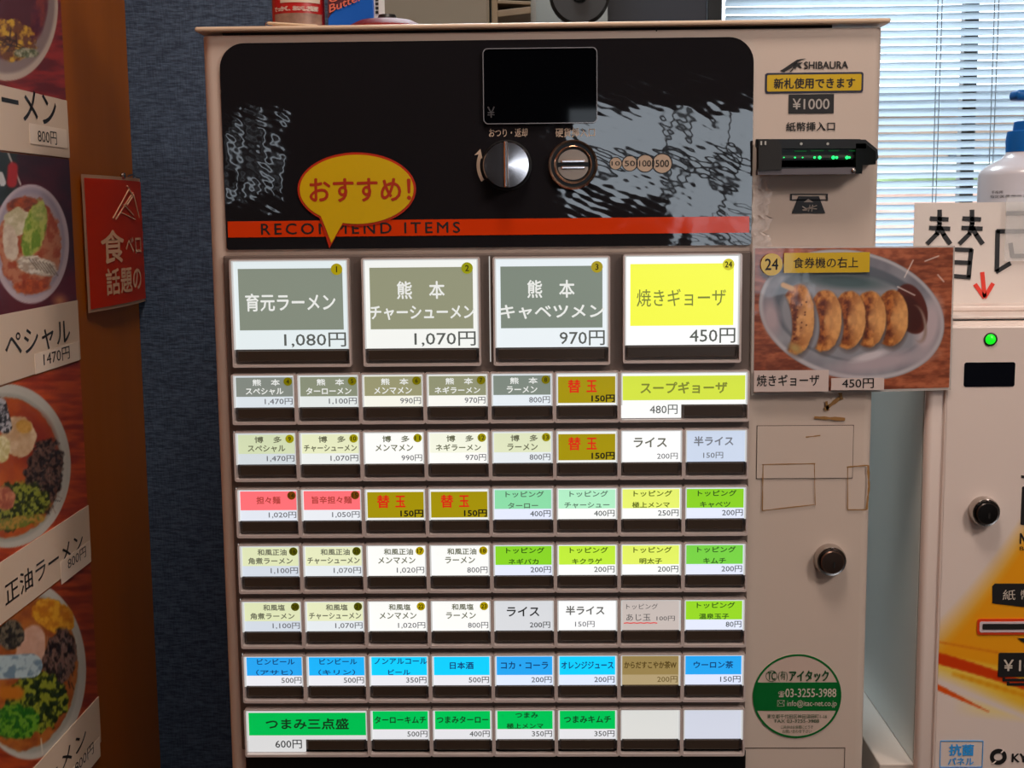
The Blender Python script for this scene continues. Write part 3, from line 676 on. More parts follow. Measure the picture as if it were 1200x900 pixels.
        w1 = min(.86, .13 * len(l1)); T(l1, .5 - w1/2, .5 + w1/2, .0050, .0102, tI); T(price, .3, .95, .0160, .0206, litink(pink or (98, 98, 104)), 'right', .01, 'price')
    if num is not None:
        rr = .0030 if not big else .0040
        nx, nz = (X0 + W - .0050, Z0 - .0042) if not big else (X0 + W - .0080, Z0 - .0060)
        k = link('number_sticker', plate(circ(nx, nz, rr, n=20), yt - .0004, yt), lit(numc, .9), o)
        text('number', str(num), (nx - rr*.6, nx + rr*.6, nz - rr*.5, nz + rr*.5), yt - .0005, litink((44, 40, 0)), o, bold=.03, res=2, fit='height' if num < 10 else 'both')
    return o
G1, G2, G3 = (132, 138, 122), (148, 148, 118), (124, 134, 124)
W_ = (240, 242, 238)
button(0, 0, big=True, band=(128, 136, 122), l1='育元ラーメン', price='1,080円', ink=W_, num=1, numc=(168, 150, 10), base=(222, 232, 234), label='large grey-green ramen button priced 1,080 yen')
button(1, 0, big=True, band=(142, 144, 118), l1='熊　本', l2='チャーシューメン', price='1,070円', ink=W_, num=2, numc=(150, 150, 10), base=(238, 240, 236), label='large grey-green pork noodle button priced 1,070 yen')
button(2, 0, big=True, band=(122, 132, 120), l1='熊　本', l2='キャベツメン', price='970円', ink=W_, num=3, numc=(168, 150, 10), base=(228, 236, 240), label='large grey-green cabbage noodle button priced 970 yen')
button(3, 0, big=True, band=(238, 242, 70), l1='焼きギョーザ', price='450円', ink=(128, 136, 60), num=24, numc=(208, 200, 20), base=(250, 252, 250), label='large yellow fried dumpling button priced 450 yen')
r1 = [('スペシャル', '1,470円', 4, (128, 134, 126), (214, 222, 228)), ('ターローメン', '1,100円', 5, (134, 140, 118), (222, 228, 226)), ('メンマメン', '990円', 6, (150, 148, 112), (240, 240, 228)), ('ネギラーメン', '970円', 7, (142, 144, 114), (242, 242, 236)), ('ラーメン', '800円', 8, (124, 134, 124), (224, 232, 238))]
for c_, (l2, pr, nn, bd, bs_) in enumerate(r1): button(c_, 1, band=bd, l1='熊　本', l2=l2, price=pr, ink=W_, num=nn, numc=(120, 112, 0), base=bs_, label='small grey-green ramen button in the second row, ' + pr.replace('円', ' yen'))
HB = (160, 142, 10)
button(5, 1, band=HB, style='hand', price='150円', label='olive yellow button with red handwriting in the second row')
button(6, 1, ncol=2, wide=True, band=(206, 222, 66), l1='スープギョーザ', price='480円', ink=(132, 140, 50), base=(246, 248, 246), label='double-width yellow-green soup dumpling button')
CR = (224, 230, 190)
r2 = [('スペシャル', '1,470円', 9, (206, 216, 176), (206, 214, 218)), ('チャーシューメン', '1,070円', 10, (226, 230, 190), (230, 234, 232)), ('メンマメン', '990円', 11, None, (250, 250, 246)), ('ネギラーメン', '970円', 12, (240, 242, 222), (248, 248, 244)), ('ラーメン', '800円', 13, (220, 226, 190), (226, 232, 236))]
for c_, (l2, pr, nn, bd, bs_) in enumerate(r2): button(c_, 2, band=bd, l1='博　多', l2=l2, price=pr, ink=(108, 110, 84), num=nn, numc=(160, 150, 6), base=bs_, label='cream ramen button in the third row, ' + pr.replace('円', ' yen'))
button(5, 2, band=HB, style='hand', price='150円', label='olive yellow button with red handwriting in the third row')
button(6, 2, style='rice', l1='ライス', price='200円', ink=(112, 112, 100), base=(252, 252, 252), label='white rice button in the third row')
button(7, 2, style='half', l1='半ライス', price='150円', ink=(122, 126, 136), base=(200, 212, 232), label='bluish white half rice button at the right end of the third row')
PK = (255, 112, 118)
button(0, 3, band=PK, l1='担々麺', price='1,020円', ink=(188, 70, 64), num=14, numc=(116, 62, 10), base=(222, 228, 238), label='pink noodle button priced 1,020 yen')
button(1, 3, band=PK, l1='旨辛担々麺', price='1,050円', ink=(188, 70, 64), num=15, numc=(116, 62, 10), base=(230, 234, 240), label='pink noodle button priced 1,050 yen')
for c_ in (2, 3): button(c_, 3, band=HB, style='hand', price='150円', label='olive yellow handwritten button, %s of the two side by side' % ('left' if c_ == 2 else 'right'))
tops = {(4, 3): ('ターロー', '400円', (138, 218, 166), (88, 120, 96)), (5, 3): ('チャーシュー', '400円', (176, 236, 196), (96, 128, 108)), (6, 3): ('極上メンマ', '250円', (228, 240, 110), (96, 110, 24)), (7, 3): ('キャベツ', '200円', (136, 206, 38), (54, 92, 24)),
        (4, 4): ('ネギバカ', '200円', (136, 210, 40), (50, 92, 10)), (5, 4): ('キクラゲ', '200円', (190, 234, 60), (74, 104, 10)), (6, 4): ('明太子', '200円', (224, 240, 100), (96, 110, 24)), (7, 4): ('キムチ', '200円', (120, 208, 70), (50, 96, 30)), (7, 5): ('温泉玉子', '80円', (150, 214, 40), (60, 100, 20))}
for (c_, r_), (l2, pr, bd, ik) in tops.items():
    button(c_, r_, band=bd, style='top', l1='トッピング', l2=l2, price=pr, ink=ik, base=(226, 232, 250) if c_ in (4, 7) else (248, 250, 248), pink=(70, 74, 74), label='green topping button, column %s from the left, row %s' % (('fifth', 'sixth', 'seventh', 'eighth')[c_-4], ('fourth', 'fifth', 'sixth')[r_-3]))
for rr, pre, nums in ((4, '和風正油', (16, 25, 17, 18)), (5, '和風塩', (20, 21, 22, 23))):
    for c_, (l2, pr) in enumerate((('角煮ラーメン', '1,100円'), ('チャーシューメン', '1,070円'), ('メンマメン', '1,020円'), ('ラーメン', '800円'))):
        button(c_, rr, band=((220, 226, 182), (228, 232, 190), None, None)[c_], l1=pre, l2=l2, price=pr, ink=(112, 114, 92), num=nums[c_], numc=((84, 82, 4), (84, 84, 4), (178, 156, 0), (178, 156, 0))[c_], base=((208, 216, 226), (226, 232, 236), (250, 250, 246), (250, 250, 246))[c_], label='cream button in the %s row, %s yen' % ('fifth' if rr == 4 else 'sixth', pr.replace('円', '')))
button(4, 5, style='rice', l1='ライス', price='200円', ink=(34, 34, 34), pink=(50, 50, 50), base=(214, 216, 220), bold=.03, label='pale grey rice button with bold black lettering in the sixth row')
button(5, 5, style='half', l1='半ライス', price='150円', ink=(104, 104, 100), base=(250, 250, 250), label='white half rice button in the sixth row')
o = button(6, 5, band=None, base=(196, 184, 178), label='greyish handwritten topping button with red underline')
X0, Z0 = 6*.045, zrow(5)
for st, bx in (('トッピング', (.10, .62, .0030, .0070)), ('あじ玉', (.10, .50, .0105, .0155)), ('100円', (.60, .90, .0120, .0156))):
    text('lettering', st, (X0 + bx[0]*.0431, X0 + bx[1]*.0431, Z0 - bx[3], Z0 - bx[2]), -.0064, litink((60, 60, 62)), o, res=2)
link('underline', tube([(X0 + (.06 + .055*k)*.0431, -.0065, Z0 - .0172 + (.0003 if k % 2 else 0)) for k in range(11)], .0004, 5), litink((222, 40, 40)), o)
BLU, CY = (40, 164, 240), (20, 206, 255)
drinks = [(('ビンビール', '（アサヒ）'), '500円', BLU), (('ビンビール', '（キリン）'), '500円', (30, 178, 248)), (('ノンアルコール', 'ビール'), '350円', CY), (('日本酒',), '500円', CY), (('コカ・コーラ',), '200円', BLU), (('オレンジジュース',), '200円', CY)]
for c_, (l, pr, bd) in enumerate(drinks):
    k = dict(band=bd, price=pr, ink=(14, 74, 130), base=(232, 232, 238) if c_ < 4 else (222, 232, 252), pink=(70, 70, 72), label='blue drink button, %s from the left' % ('first', 'second', 'third', 'fourth', 'fifth', 'sixth')[c_])
    if len(l) == 2: button(c_, 6, style='top', l1=l[0], l2=l[1], **k)
    else: button(c_, 6, l1=l[0], **k)
button(6, 6, band=(150, 128, 78), l1='からだすこやか茶W', price='200円', ink=(92, 72, 30), pink=(112, 92, 48), base=(176, 156, 116), label='brown handwritten tea button in the drink row')
button(7, 6, band=BLU, l1='ウーロン茶', price='150円', ink=(14, 74, 130), base=(220, 228, 250), pink=(80, 84, 90), label='blue drink button at the right end of its row')
GR = (0, 184, 78)
button(0, 7, ncol=2, wide=True, band=GR, l1='つまみ三点盛', price='600円', ink=(6, 60, 24), pink=(40, 40, 42), base=(214, 214, 214), label='double-width green snack button')
sn = [(('ターローキムチ',), '500円'), (('つまみターロー',), '400円'), (('つまみ', '極上メンマ'), '350円'), (('つまみキムチ',), '350円')]
for c_, (l, pr) in enumerate(sn):
    k = dict(band=(0, 192, 84), price=pr, ink=(6, 72, 30), pink=(70, 70, 70), base=(226, 226, 230), label='small green snack button, %s of the four' % ('first', 'second', 'third', 'last')[c_])
    if len(l) == 2: button(c_ + 2, 7, style='top', l1=l[0], l2=l[1], **k)
    else: button(c_ + 2, 7, l1=l[0], **k)
button(6, 7, base=(216, 216, 212), label='blank white button, second from the bottom right'); button(7, 7, base=(206, 210, 224), label='blank white button in the bottom right corner')
# slits of lamp light between the button blocks
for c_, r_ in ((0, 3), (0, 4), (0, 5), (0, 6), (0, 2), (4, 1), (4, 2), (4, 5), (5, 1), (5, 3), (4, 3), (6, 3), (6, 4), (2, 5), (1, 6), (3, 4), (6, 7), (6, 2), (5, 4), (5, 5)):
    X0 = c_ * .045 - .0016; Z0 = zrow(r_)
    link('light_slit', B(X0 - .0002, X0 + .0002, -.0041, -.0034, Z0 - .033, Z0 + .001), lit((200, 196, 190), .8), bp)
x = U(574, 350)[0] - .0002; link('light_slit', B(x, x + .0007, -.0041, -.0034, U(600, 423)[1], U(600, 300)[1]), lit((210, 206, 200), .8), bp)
# tray opening below the buttons
tx0, tx1 = U(289, 890)[0], U(873, 890)[0]; zt = U(600, 877)[1]
ty = link('ticket_tray', B(tx0, tx1, -.004, 0, zt - .22, zt, .001), mat('tray_black', (12, 12, 12), .3), tm, label='black ticket tray below the buttons')
link('tray_lip', B(tx0 + .01, tx1 - .01, -.02, -.004, zt - .21, zt - .19, .002), BLK, ty)

# right-hand column of the machine ------------------------------------------------
def P_(name, px, m, parent=tm, y1=0, th=.0006, r=0, label=None):
    a = PR(*px); return link(name, plate(rrect(*a, r), y1 - th, y1), m, parent, label=label)
fr = PR(887, 499, 999, 560)
GROOVE = mat('panel_groove', (92, 78, 68), .7)
link('blank_panel', plate(rrect(*fr, .0006), -.0008, 0), BODY, tm)
link('panel_groove', ringplate(rrect(fr[0]-.0005, fr[1]+.0005, fr[2]-.0005, fr[3]+.0005), rrect(*fr), -.0003, .0001), GROOVE, tm)
door = link('lower_door_line', ringplate(rrect(*PR(870, 876, 989, 1000)), rrect(*PR(871, 877, 988, 999)), -.0002, .0001), GROOVE, tm)
GLUE = mat('yellowed_glue', (150, 112, 62), .7)
def glue(lines, nm='tape_residue'):
    bm = bmesh.new()
    for (a, b, wd) in lines:
        p, q = Vector((*U(*a),)), Vector((*U(*b),)); d = (q - p).normalized(); nrm = Vector((-d.y, d.x)) * wd / 2
        k = 6; top = []; bot = []
        for i in range(k + 1):
            c_ = p + (q - p) * i / k; j = 1 + random.uniform(-.35, .35); top.append((c_.x + nrm.x*j, c_.y + nrm.y*j)); bot.append((c_.x - nrm.x*j, c_.y - nrm.y*j))
        plate(top + bot[::-1], -.0010, -.00085, bm)
    return link(nm, bm, GLUE, tm, kind='stuff')
glue([((893, 544), (955, 543), .0006), ((894, 544), (893, 598), .0007), ((893, 598), (954, 591), .0006), ((954, 543), (955, 592), .0005)])
glue([((992, 547), (1017, 545), .0008), ((1017, 545), (1018, 570), .0014), ((1018, 570), (1015, 597), .0014), ((1015, 597), (993, 597), .0007), ((993, 547), (993, 597), .0005)])
glue([((954, 489), (990, 491), .0022), ((966, 480), (984, 466), .0024), ((953, 459), (990, 458), .002), ((984, 459), (986, 468), .0022), ((968, 470), (970, 481), .002)])
glue([((944, 512), (961, 510), .0007)])
# cam lock
def cam_lock(px_, py_, s, parent, Y, rim, core):
    x, z = U(px_, py_, Y - .006)
    a = link('lock', lathe(x, z, [(.0112*s, Y), (.0112*s, Y - .001), (.0109*s, Y - .006), (.0102*s, Y - .0075), (.0088*s, Y - .0072), (.0084*s, Y - .005)], n=48), rim, parent, smooth=True, label='round metal key lock')
    b = link('lock_core', lathe(x + .0003, z - .0002, [(.0083*s, Y - .002), (.0083*s, Y - .0090), (.0076*s, Y - .0098), (.0001, Y - .0100)], n=40), core, a, smooth=True)
    link('keyhole', plate(rrect(x + .0006, x + .0020, z - .0040*s, z + .0006, .0006) , Y - .0103, Y - .0099), DARKG, a)
    bm = B(x - .0006, x + .0012, Y - .0086, Y - .0065, z + .0086*s, z + .0104*s, .0003); link('index_notch', bm, CHROME2, a)
cam_lock(974, 657.5, 1.0, tm, 0, STEEL, mat('lock_core_bronze', (104, 84, 74), .35, 1.0))
# round service sticker
gx, gz = U(934, 816, -.0006); R = .0318
st = link('round_service_sticker', plate(circ(gx, gz, R, R*.99, 72), -.0004, 0), mat('sticker_base', (200, 180, 168), .4), tm, label='round green and cream service sticker')
link('green_ring', ringplate(circ(gx, gz, R, R*.99, 72), circ(gx, gz, R*.955, R*.945, 72), -.0006, -.0003), GREEN, st)
pts = [(gx + R*.96*math.cos(a), gz + R*.95*math.sin(a)) for a in np.linspace(math.radians(-21), math.radians(20), 12)] + [(gx + R*.96*math.cos(a), gz + R*.95*math.sin(a)) for a in np.linspace(math.radians(160), math.radians(201), 12)]
link('green_band', plate(pts, -.0006, -.0003), GREEN, st)
CRM = mat('cream_print', (206, 196, 182), .4)
tx = lambda nm, s, x0, y0, x1, y1, m, **k: text(nm, s, PR(x0, y0, x1, y1, -.0008), k.pop('Y', -.0008), m, k.pop('parent', st), **k)
link('logo_circle', ringplate(circ(*U(904, 792), .0042, n=32), circ(*U(904, 792), .0038, n=32), -.0006, -.0003), DGREEN, st)
tx('logo_lettering', 'TC', 900, 787.5, 908.5, 796.5, DGREEN, bold=.03)
tx('company_lettering', '(有)', 912, 786, 923, 798.5, DGREEN); tx('company_lettering', 'アイタック', 925, 786, 971, 798.5, DGREEN, bold=.035)
tx('phone_mark', '☎', 912, 810, 919.5, 817, CRM, bold=.01)
tx('phone_number', '03-3255-3988', 920.5, 807, 980, 817, CRM, bold=.01); tx('mail_line', '✉ info@itac-net.co.jp', 911, 820.5, 980.5, 829.5, CRM)
tx('small_print', '東京都千代田区神田須田町1-16', 899, 837, 969, 842, DGREEN); tx('small_print', 'FAX 03-3255-3988', 908, 843, 960, 847, DGREEN)
tx('small_print', 'ご用命はお気軽にどうぞ', 915, 850, 953, 854, DGREEN); tx('small_print', 'お問い合わせ下さい', 917, 855, 951, 859, DGREEN)
# prints round the note slot
tb = dict(parent=tm, Y=-.0006)
tx('maker_lettering', 'SHIBAURA', 942.5, 72, 994, 80.5, INK, bold=.03, res=4, **tb)
bm = bmesh.new()
def poly(pts, y=-.0005, bm=bm): plate([U(*p) for p in pts], y, 0, bm)
poly([(914, 83), (919, 80), (927, 74.5), (934, 70), (944, 68.5), (937, 71.5), (931, 76), (927, 80), (919, 84.5)][::-1]); poly([(929, 79), (931, 74), (934, 73.5), (939.5, 79), (938.5, 80.5), (934.5, 77.5), (932, 81)][::-1]); poly([(925, 84), (930, 79.5), (929, 82.5), (926.5, 84.5)][::-1]); poly([(935, 73.8), (941, 73), (937.5, 76)][::-1])
link('maker_emblem', bm, INK, tm)
ys = link('yellow_note_sign', plate(rrect(*PR(896.5, 85, 1011.5, 109), .0016), -.0005, 0), mat('navy_print', (30, 34, 60), .4), tm, label='yellow sign with navy border')
link('yellow_field', plate(rrect(*PR(898.8, 87.3, 1009.2, 106.7), .001), -.0007, -.0004), YEL, ys)
tx('sign_lettering', '新札使用できます', 907, 91.5, 1002, 103.5, INK, bold=.03, parent=ys, Y=-.0009)
vb = link('value_label', plate(rrect(*PR(924, 110.5, 977, 133)), -.0005, 0), mat('value_black', (28, 26, 26), .4), tm)
tx('value_lettering', '¥1000', 929, 115.5, 972, 128, mat('grey_print', (176, 170, 164), .4), bold=.015, parent=vb, Y=-.0007)
tx('slot_lettering', '紙幣挿入口', 921.5, 143, 978.5, 153.5, INK, bold=.02, **tb)
pg = link('note_pictogram', plate([U(*p) for p in ((928, 250), (967, 250), (959.5, 230), (935.5, 230))], -.0005, 0), mat('picto_black', (26, 26, 30), .4), tm)
link('pictogram_slot', ringplate([U(*p) for p in ((926, 235), (970, 235), (970, 227), (926, 227))], [U(*p) for p in ((928, 233.6), (968, 233.6), (968, 228.4), (928, 228.4))], -.0005, 0), MATS['picto_black'], tm)
PG = mat('picto_grey', (150, 140, 132), .4)
link('pictogram_arrow', plate([U(*p) for p in ((941.5, 237), (953, 237), (947, 233))], -.0007, -.0004), PG, pg)
bm = bmesh.new()
for a, b in (((940, 246), (957, 241)), ((940, 242), (945, 245)), ((949, 240), (947, 248)), ((952, 240), (951, 248)), ((941, 246.5), (946, 246)), ((948, 244), (957, 245))):
    p, q = U(*a), U(*b); tube([(p[0], -.0006, p[1]), (q[0], -.0006, q[1])], .0004, 5, bm)
link('pictogram_note', bm, PG, pg)
# note slot ---------------------------------------------------------------------
YN = -.016
ns = link('note_slot', plate([U(*p, 0) for p in ((888, 200), (1006, 198), (1006, 192), (1022, 190), (1025, 186), (1024, 176), (1010, 164.5), (888, 165))][::-1], -.0100, 0), BLK, tm, label='black note slot with green lamps inside')
def pn_(pts, y0, y1, m, nm, lab=None, par=None, sm=False): return link(nm, plate([U(*p, y0) for p in pts], y0, y1), m, par or ns, label=lab)
pn_(((887, 172), (887, 163), (1008, 163), (1015, 169), (1015, 174), (1004, 174), (908, 174)), YN, -.01, BLK, 'upper_hood')
pn_(((889, 200), (889, 163.5), (912, 163.5), (916, 172), (916, 199)), YN - .003, -.01, mat('soft_black', (24, 23, 22), .5), 'left_cheek')
pn_(((1003, 203.5), (1003, 168), (1014, 168), (1026.5, 178), (1026.5, 192.5), (1011, 193.5), (1010, 203.5)), YN, -.01, mat('smoked_black', (14, 16, 14), .12), 'right_cheek')
pn_(((888, 205), (888, 198.5), (1002, 196), (1002, 204)), YN - .002, -.01, mat('grey_lip', (94, 90, 96), .4), 'lower_lip', 'grey lower lip')
pn_(((916, 196), (916, 188), (1003, 187), (1003, 196)), YN + .006, -.01, mat('smoked_black', (14, 16, 14), .12), 'inner_ramp')
lz = U(960, 183, -.012)[1]
link('note_gap', B(U(912, 183, -.012)[0], U(1022, 183, -.012)[0], -.0125, -.0102, lz - .0012, lz + .0006), mat('gap_line', (70, 72, 68), .4), ns)
GE = mat('green_lamp', (30, 240, 110), .3, emit=2.2); GE2 = mat('green_lamp_dim', (10, 104, 44), .3, emit=.45)
for px_, rr in ((919, .0007), (932, .0011), (941, .0009), (955, .0016), (961, .0022), (977, .0024), (981, .0018), (993, .0022), (996, .0014)):
    x, z = U(px_, 184.5, -.014); link('green_lamp', lathe(x, z, [(rr*.5, -.0126), (rr*.4, -.0138), (.0001, -.0142)], n=12), GE, ns)
for a, b, yy in ((932, 946, 177), (951, 966, 176.5), (972, 984, 176.5), (996, 1018, 176.5), (1004, 1020, 183)):
    q = PR(a, yy - 1, b, yy + 1.2, -.014); link('lamp_bar', B(q[0], q[1], -.0135, -.0102, q[2] + .0004, q[3] - .0002, .0002), GE2, ns)
for px_ in (892, 897): link('rivet', B(*PR(px_-1, 165.5, px_+1, 170, YN - .0034)[:2], YN - .0036, YN - .003, *PR(px_-1, 165.5, px_+1, 170, YN - .0034)[2:]), mat('rivet_grey', (176, 176, 170), .3), ns)
for px_ in (939, 970): x, z = U(px_, 168.5, YN - .0002); link('screw_mark', plate(circ(x, z, .0009, n=10), YN - .0004, YN), mat('rivet_grey', (176, 176, 170), .3), ns)
x, z = U(1000, 200, YN - .002); link('screw', lathe(x, z, [(.0014, YN), (.0014, YN - .003), (.0005, YN - .0035)], n=12), STEEL, ns)
# crinkled clear tape strip beside the header
tb_ = bmesh.new(); g = []
zz0, zz1 = U(888, 291)[1], U(892, 206)[1]
for i in range(23):
    z = zz0 + (zz1 - zz0)*i/22; wv = .0016*math.sin(i*.9) + .0008*math.sin(i*2.3)
    xl = U(881, 250)[0] + wv*.4; xr = U(900, 250)[0] + wv + (.0010 if i % 5 else -.001)
    g.append([tb_.verts.new((xl + (xr-xl)*j/6, -.0016 - .0012*abs(math.sin(i*.8 + j*1.1)), z)) for j in range(7)])
for i in range(22):
    for j in range(6): tb_.faces.new((g[i][j], g[i][j+1], g[i+1][j+1], g[i+1][j]))
link('crinkled_tape', tb_, mat('milky_tape', (222, 212, 206), .15, alpha=.62, bump=(160, .0012)), tm, smooth=True, label='strip of crinkled milky tape')
x, z = U(769.5, 36, -.001)
link('chipped_paint', plate(circ(x, U(769.5, 44, 0)[1] + .0053, .0006, .0014, 10), -.0004, 0), INK, tm)

# ================================================================== LAMINATED CARD
YC = -.0048
def c4(u, v):
    TLc, TRc, BLc, BRc = [np.array(U(*p, YC)) for p in ((885, 291), (1117, 290), (883, 460), (1112, 454))]
    P = (1-v)[..., None]*((1-u)[..., None]*BLc + u[..., None]*BRc) + v[..., None]*((1-u)[..., None]*TLc + u[..., None]*TRc)
    return np.stack([P[..., 0], YC - .0005*np.sin(u*3.14)*np.sin(v*3.1) - .0004, P[..., 1]], -1)
def paintc(x, y):
    p = Paint(x, y); p.tex(np.ones_like(x), (120, 60, 36), (176, 98, 64), 40, 5, 31, 1.3); p.tex(np.ones_like(x)*.35, (96, 40, 24), (190, 112, 78), 8, 3, 33, 1.4)
    p.lay(p.ell(998, 369, 110, 75, 12), (150, 152, 158)); p.tex(p.ell(998, 368, 106, 71, 12, 3), (120, 120, 130), (152, 154, 162), 30, 30, 35)
    p.lay(np.minimum(p.ell(998, 369, 109, 74, 12), 1 - p.ell(998, 368, 105, 70, 12, 2))*.7, (186, 184, 190)); p.lay(p.ell(998, 366, 92, 57, 10, 3), (92, 98, 108)); p.lay(p.ell(1000, 372, 86, 50, 9, 4), (142, 144, 152)); p.lay(p.ell(990, 330, 50, 9, 4, 5)*.7, (76, 96, 100))
    p.lay(p.ell(904, 372, 10, 22, -8, 6)*.7, (176, 160, 166)); p.lay(p.ell(1088, 384, 14, 34, 14, 8)*.8, (186, 172, 178)); p.lay(p.ell(1030, 425, 60, 11, -9, 7)*.7, (176, 164, 172)); p.lay(p.ell(1020, 417, 22, 5, -16, 3)*.8, (206, 200, 206))
    p.lay(p.ell(1068, 362, 18, 30, -16, 1.5), (84, 34, 24)); p.lay(p.ell(1066, 368, 14, 22, -16, 3), (66, 24, 16)); p.lay(np.minimum(p.ell(1076, 380, 10, 22, -10, 2), 1 - p.ell(1072, 378, 10, 22, -10, 2))*.8, (150, 130, 120))
    for i, (gx_, gy, h) in enumerate(((1044, 373, 33), (1018, 374, 33), (994, 375, 34), (966, 376, 36), (934, 374, 41))):
        bend = 10
        m = np.minimum(p.ell(gx_, gy, 20, h, 3, 1.6, .08, i), 1 - p.ell(gx_ - 21, gy + 4, 16, h*.95, -4, 2.5))
        p.lay(np.minimum(p.ell(gx_ + 2, gy + 3, 20, h + 1, 3, 4), 1 - p.ell(gx_ - 21, gy + 4, 15, h*.9, -4, 3))*.5, (60, 40, 34))
        p.tex(m, (132, 66, 20), (206, 136, 66), 6, 8, 36 + i, 1.6)
        p.tex(np.minimum(p.ell(gx_ - 1, gy, 11, h*.74, 6, 2.5, .2, i+3), m), (96, 40, 16), (176, 100, 44) if i < 4 else (206, 140, 84), 5, 6, 41 + i, 1.6)
        p.lay(np.minimum((p.ell(gx_, gy, 18, h, 3, 2) - p.ell(gx_ - 2.6, gy, 18, h, 3, 2))*.6, m), (232, 176, 112))
    for q in range(12): p.lay(p.ell(938 + 7*math.cos(q*1.4), 372 + (q - 6)*3.0, 1.1, 1.1, 0, .8)*.8, (96, 50, 26))
    p.lay(p.seg((918, 334), (928, 338), 3, 2), (206, 160, 100)); p.lay(p.ell(932, 408, 9, 6, 30, 3)*.5, (176, 150, 90))
    for q in ((1060, 325, 1070, 305), (1052, 336, 1072, 346), (1100, 300, 1084, 306), (1099, 322, 1106, 330)): p.lay(p.seg(q[:2], q[2:], .7)*.8, (230, 220, 216))
    return p.c
cdt = thing('laminated_card', (*[U(1000, 372, YC)[0]], YC, U(1000, 458, YC)[1]), 'laminated fried dumpling photo card taped beside the glowing buttons', 'card')
print_mesh('photo_print', paintc, c4, 260, 190, cdt)
def onc(px, py, off): # a point on the (gently bowed) card
    return None
YK = YC - .0034
LAMI = mat('laminate_film', (255, 255, 255), .08, alpha=.16, coat=.6, bump=(50, .0005))
TLc = U(881, 288, YC)
bm = ringplate([U(*p, YC) for p in ((880, 463), (1114, 457), (1119, 288), (882, 289))], [U(*p, YC) for p in ((884, 459.5), (1111, 453.5), (1116, 291), (886, 292))], YC - .0003, YC + .0002)
link('laminate_border', bm, mat('laminate_edge', (206, 198, 192), .2, alpha=.55), cdt, label='clear laminate border')
for nm, px, lab in (('name_strip', (883.5, 434, 971, 459), 'white caption strip'), ('price_strip', (974, 443, 1036, 457), 'white price strip')):
    q = PR(*px, YK + .0006); link(nm, plate(rrect(*q), YK + .0004, YK + .0010), mat('strip_paper', (206, 190, 184), .45, coat=.3), cdt, label=lab)
text('name_lettering', '焼きギョーザ', PR(887, 439, 960, 452.5, YK), YK + .0002, INK, cdt, bold=.012)
text('price_lettering', '450円', PR(987, 443.5, 1024, 455, YK), YK + .0002, INK, cdt, bold=.01)
x, z = U(904.5, 310, YK); link('number_spot', plate(circ(x, z, .0074, .0076, 32), YK + .0006, YK + .0012), YEL, cdt); text('number', '24', (x - .0044, x + .0044, z - .0036, z + .0040), YK + .0004, INK, cdt, bold=.012)
q = PR(919, 296, 1019.5, 319.5, YK); link('yellow_strip', plate(rrect(*q), YK + .0006, YK + .0012), YEL, cdt); text('strip_lettering', '食券機の右上', PR(930, 301.5, 1006, 314, YK), YK + .0004, INK, cdt, bold=.006)

# ================================================================== THINGS ON TOP OF THE MACHINE
ZL = ZL1
RED = mat('tin_red', (176, 26, 26), .35, coat=.3, mottle=.08)
x = F(350, 15, .06)[0]; R = abs(F(380.5, 15, .06)[0] - x)
ca = thing('seasoning_tin', (x, .06, ZL), 'red seasoning tin with a white band standing on the machine top', 'tin')
link('can_body', lathe(x, .06, [(R, ZL), (R*1.01, ZL + .002), (R, ZL + .004), (R, ZL + .10), (R*1.01, ZL + .102), (R*.9, ZL + .104)], axis='Z', n=48), RED, ca, smooth=True)
zz = lambda py: F(350, py, .06 - R)[1]
CRB = mat('cream_band', (206, 190, 172), .4)
def around(z0, z1, a0, a1, m, nm, off=.0003):
    bm = bmesh.new(); rows = [[bm.verts.new((x + (R+off)*math.sin(a), .06 - (R+off)*math.cos(a), z)) for z in (z0, z1)] for a in np.linspace(a0, a1, 20)]
    for i in range(19): bm.faces.new((rows[i][0], rows[i+1][0], rows[i+1][1], rows[i][1]))
    return link(nm, bm, m, ca, smooth=True)
around(zz(2.5), zz(-16), -.55, 1.1, CRB, 'label_field'); around(zz(34), zz(15), -.9, 1.2, mat('brown_label', (150, 120, 104), .4, mottle=.4, mscale=120), 'lower_label')
def wrap(s, a0, a1, z0, z1, m, off=.0006, nm='lettering'):
    o = text(nm, s, (0, 1, 0, 1), 0, m, None, bold=.02)
    loc = Vector((x, .06, z0)); wl = WL[o.name]
    for v in o.data.vertices:
        u, vv = v.co.x + wl.x, v.co.z + wl.z; a = a0 + (a1-a0)*u; v.co = Vector(((R+off)*math.sin(a), -(R+off)*math.cos(a), (z1-z0)*vv))
    o.parent = ca; o.location = loc - WL[ca.name]; WL[o.name] = loc
wrap('でっかく、おいしさ新鮮', -.85, .95, zz(12.5), zz(6.5), CRM)
xb0, xb1 = F(384, 15, .05)[0], F(438, 15, .05)[0]
cb = thing('snack_carton', ((xb0+xb1)/2, .07, ZL), 'bright blue carton with red lettering beside the red tin', 'carton')
link('box_body', B(xb0, xb1, .05, .09, ZL, ZL + .09, .0006), mat('carton_blue', (20, 92, 190), .35, coat=.3), cb)
xs = F(445.5, 15, .06)[0]
link('side_panel', plate([(xb1, ZL), (xs, ZL), (xs, ZL + .088), (xb1, ZL + .088)], .054, .09), mat('carton_white', (222, 216, 212), .4), cb)
for k in range(5): q = PR(440, 1 + k*5 - 8, 443.5, 4 + k*5 - 8, .0535); link('side_print', B(q[0], q[1], .0532, .0541, q[2], q[3]), INK, cb)
pts = [F(384 + a, b, .0495) for a, b in ((0, 22), (0, -12), (40, -12), (34, -2), (26, 3), (12, 9), (4, 16))]
link('picture_patch', plate(pts[::-1], .0494, .0501), mat('plum_print', (86, 40, 52), .4, mottle=.3, mscale=90), cb)
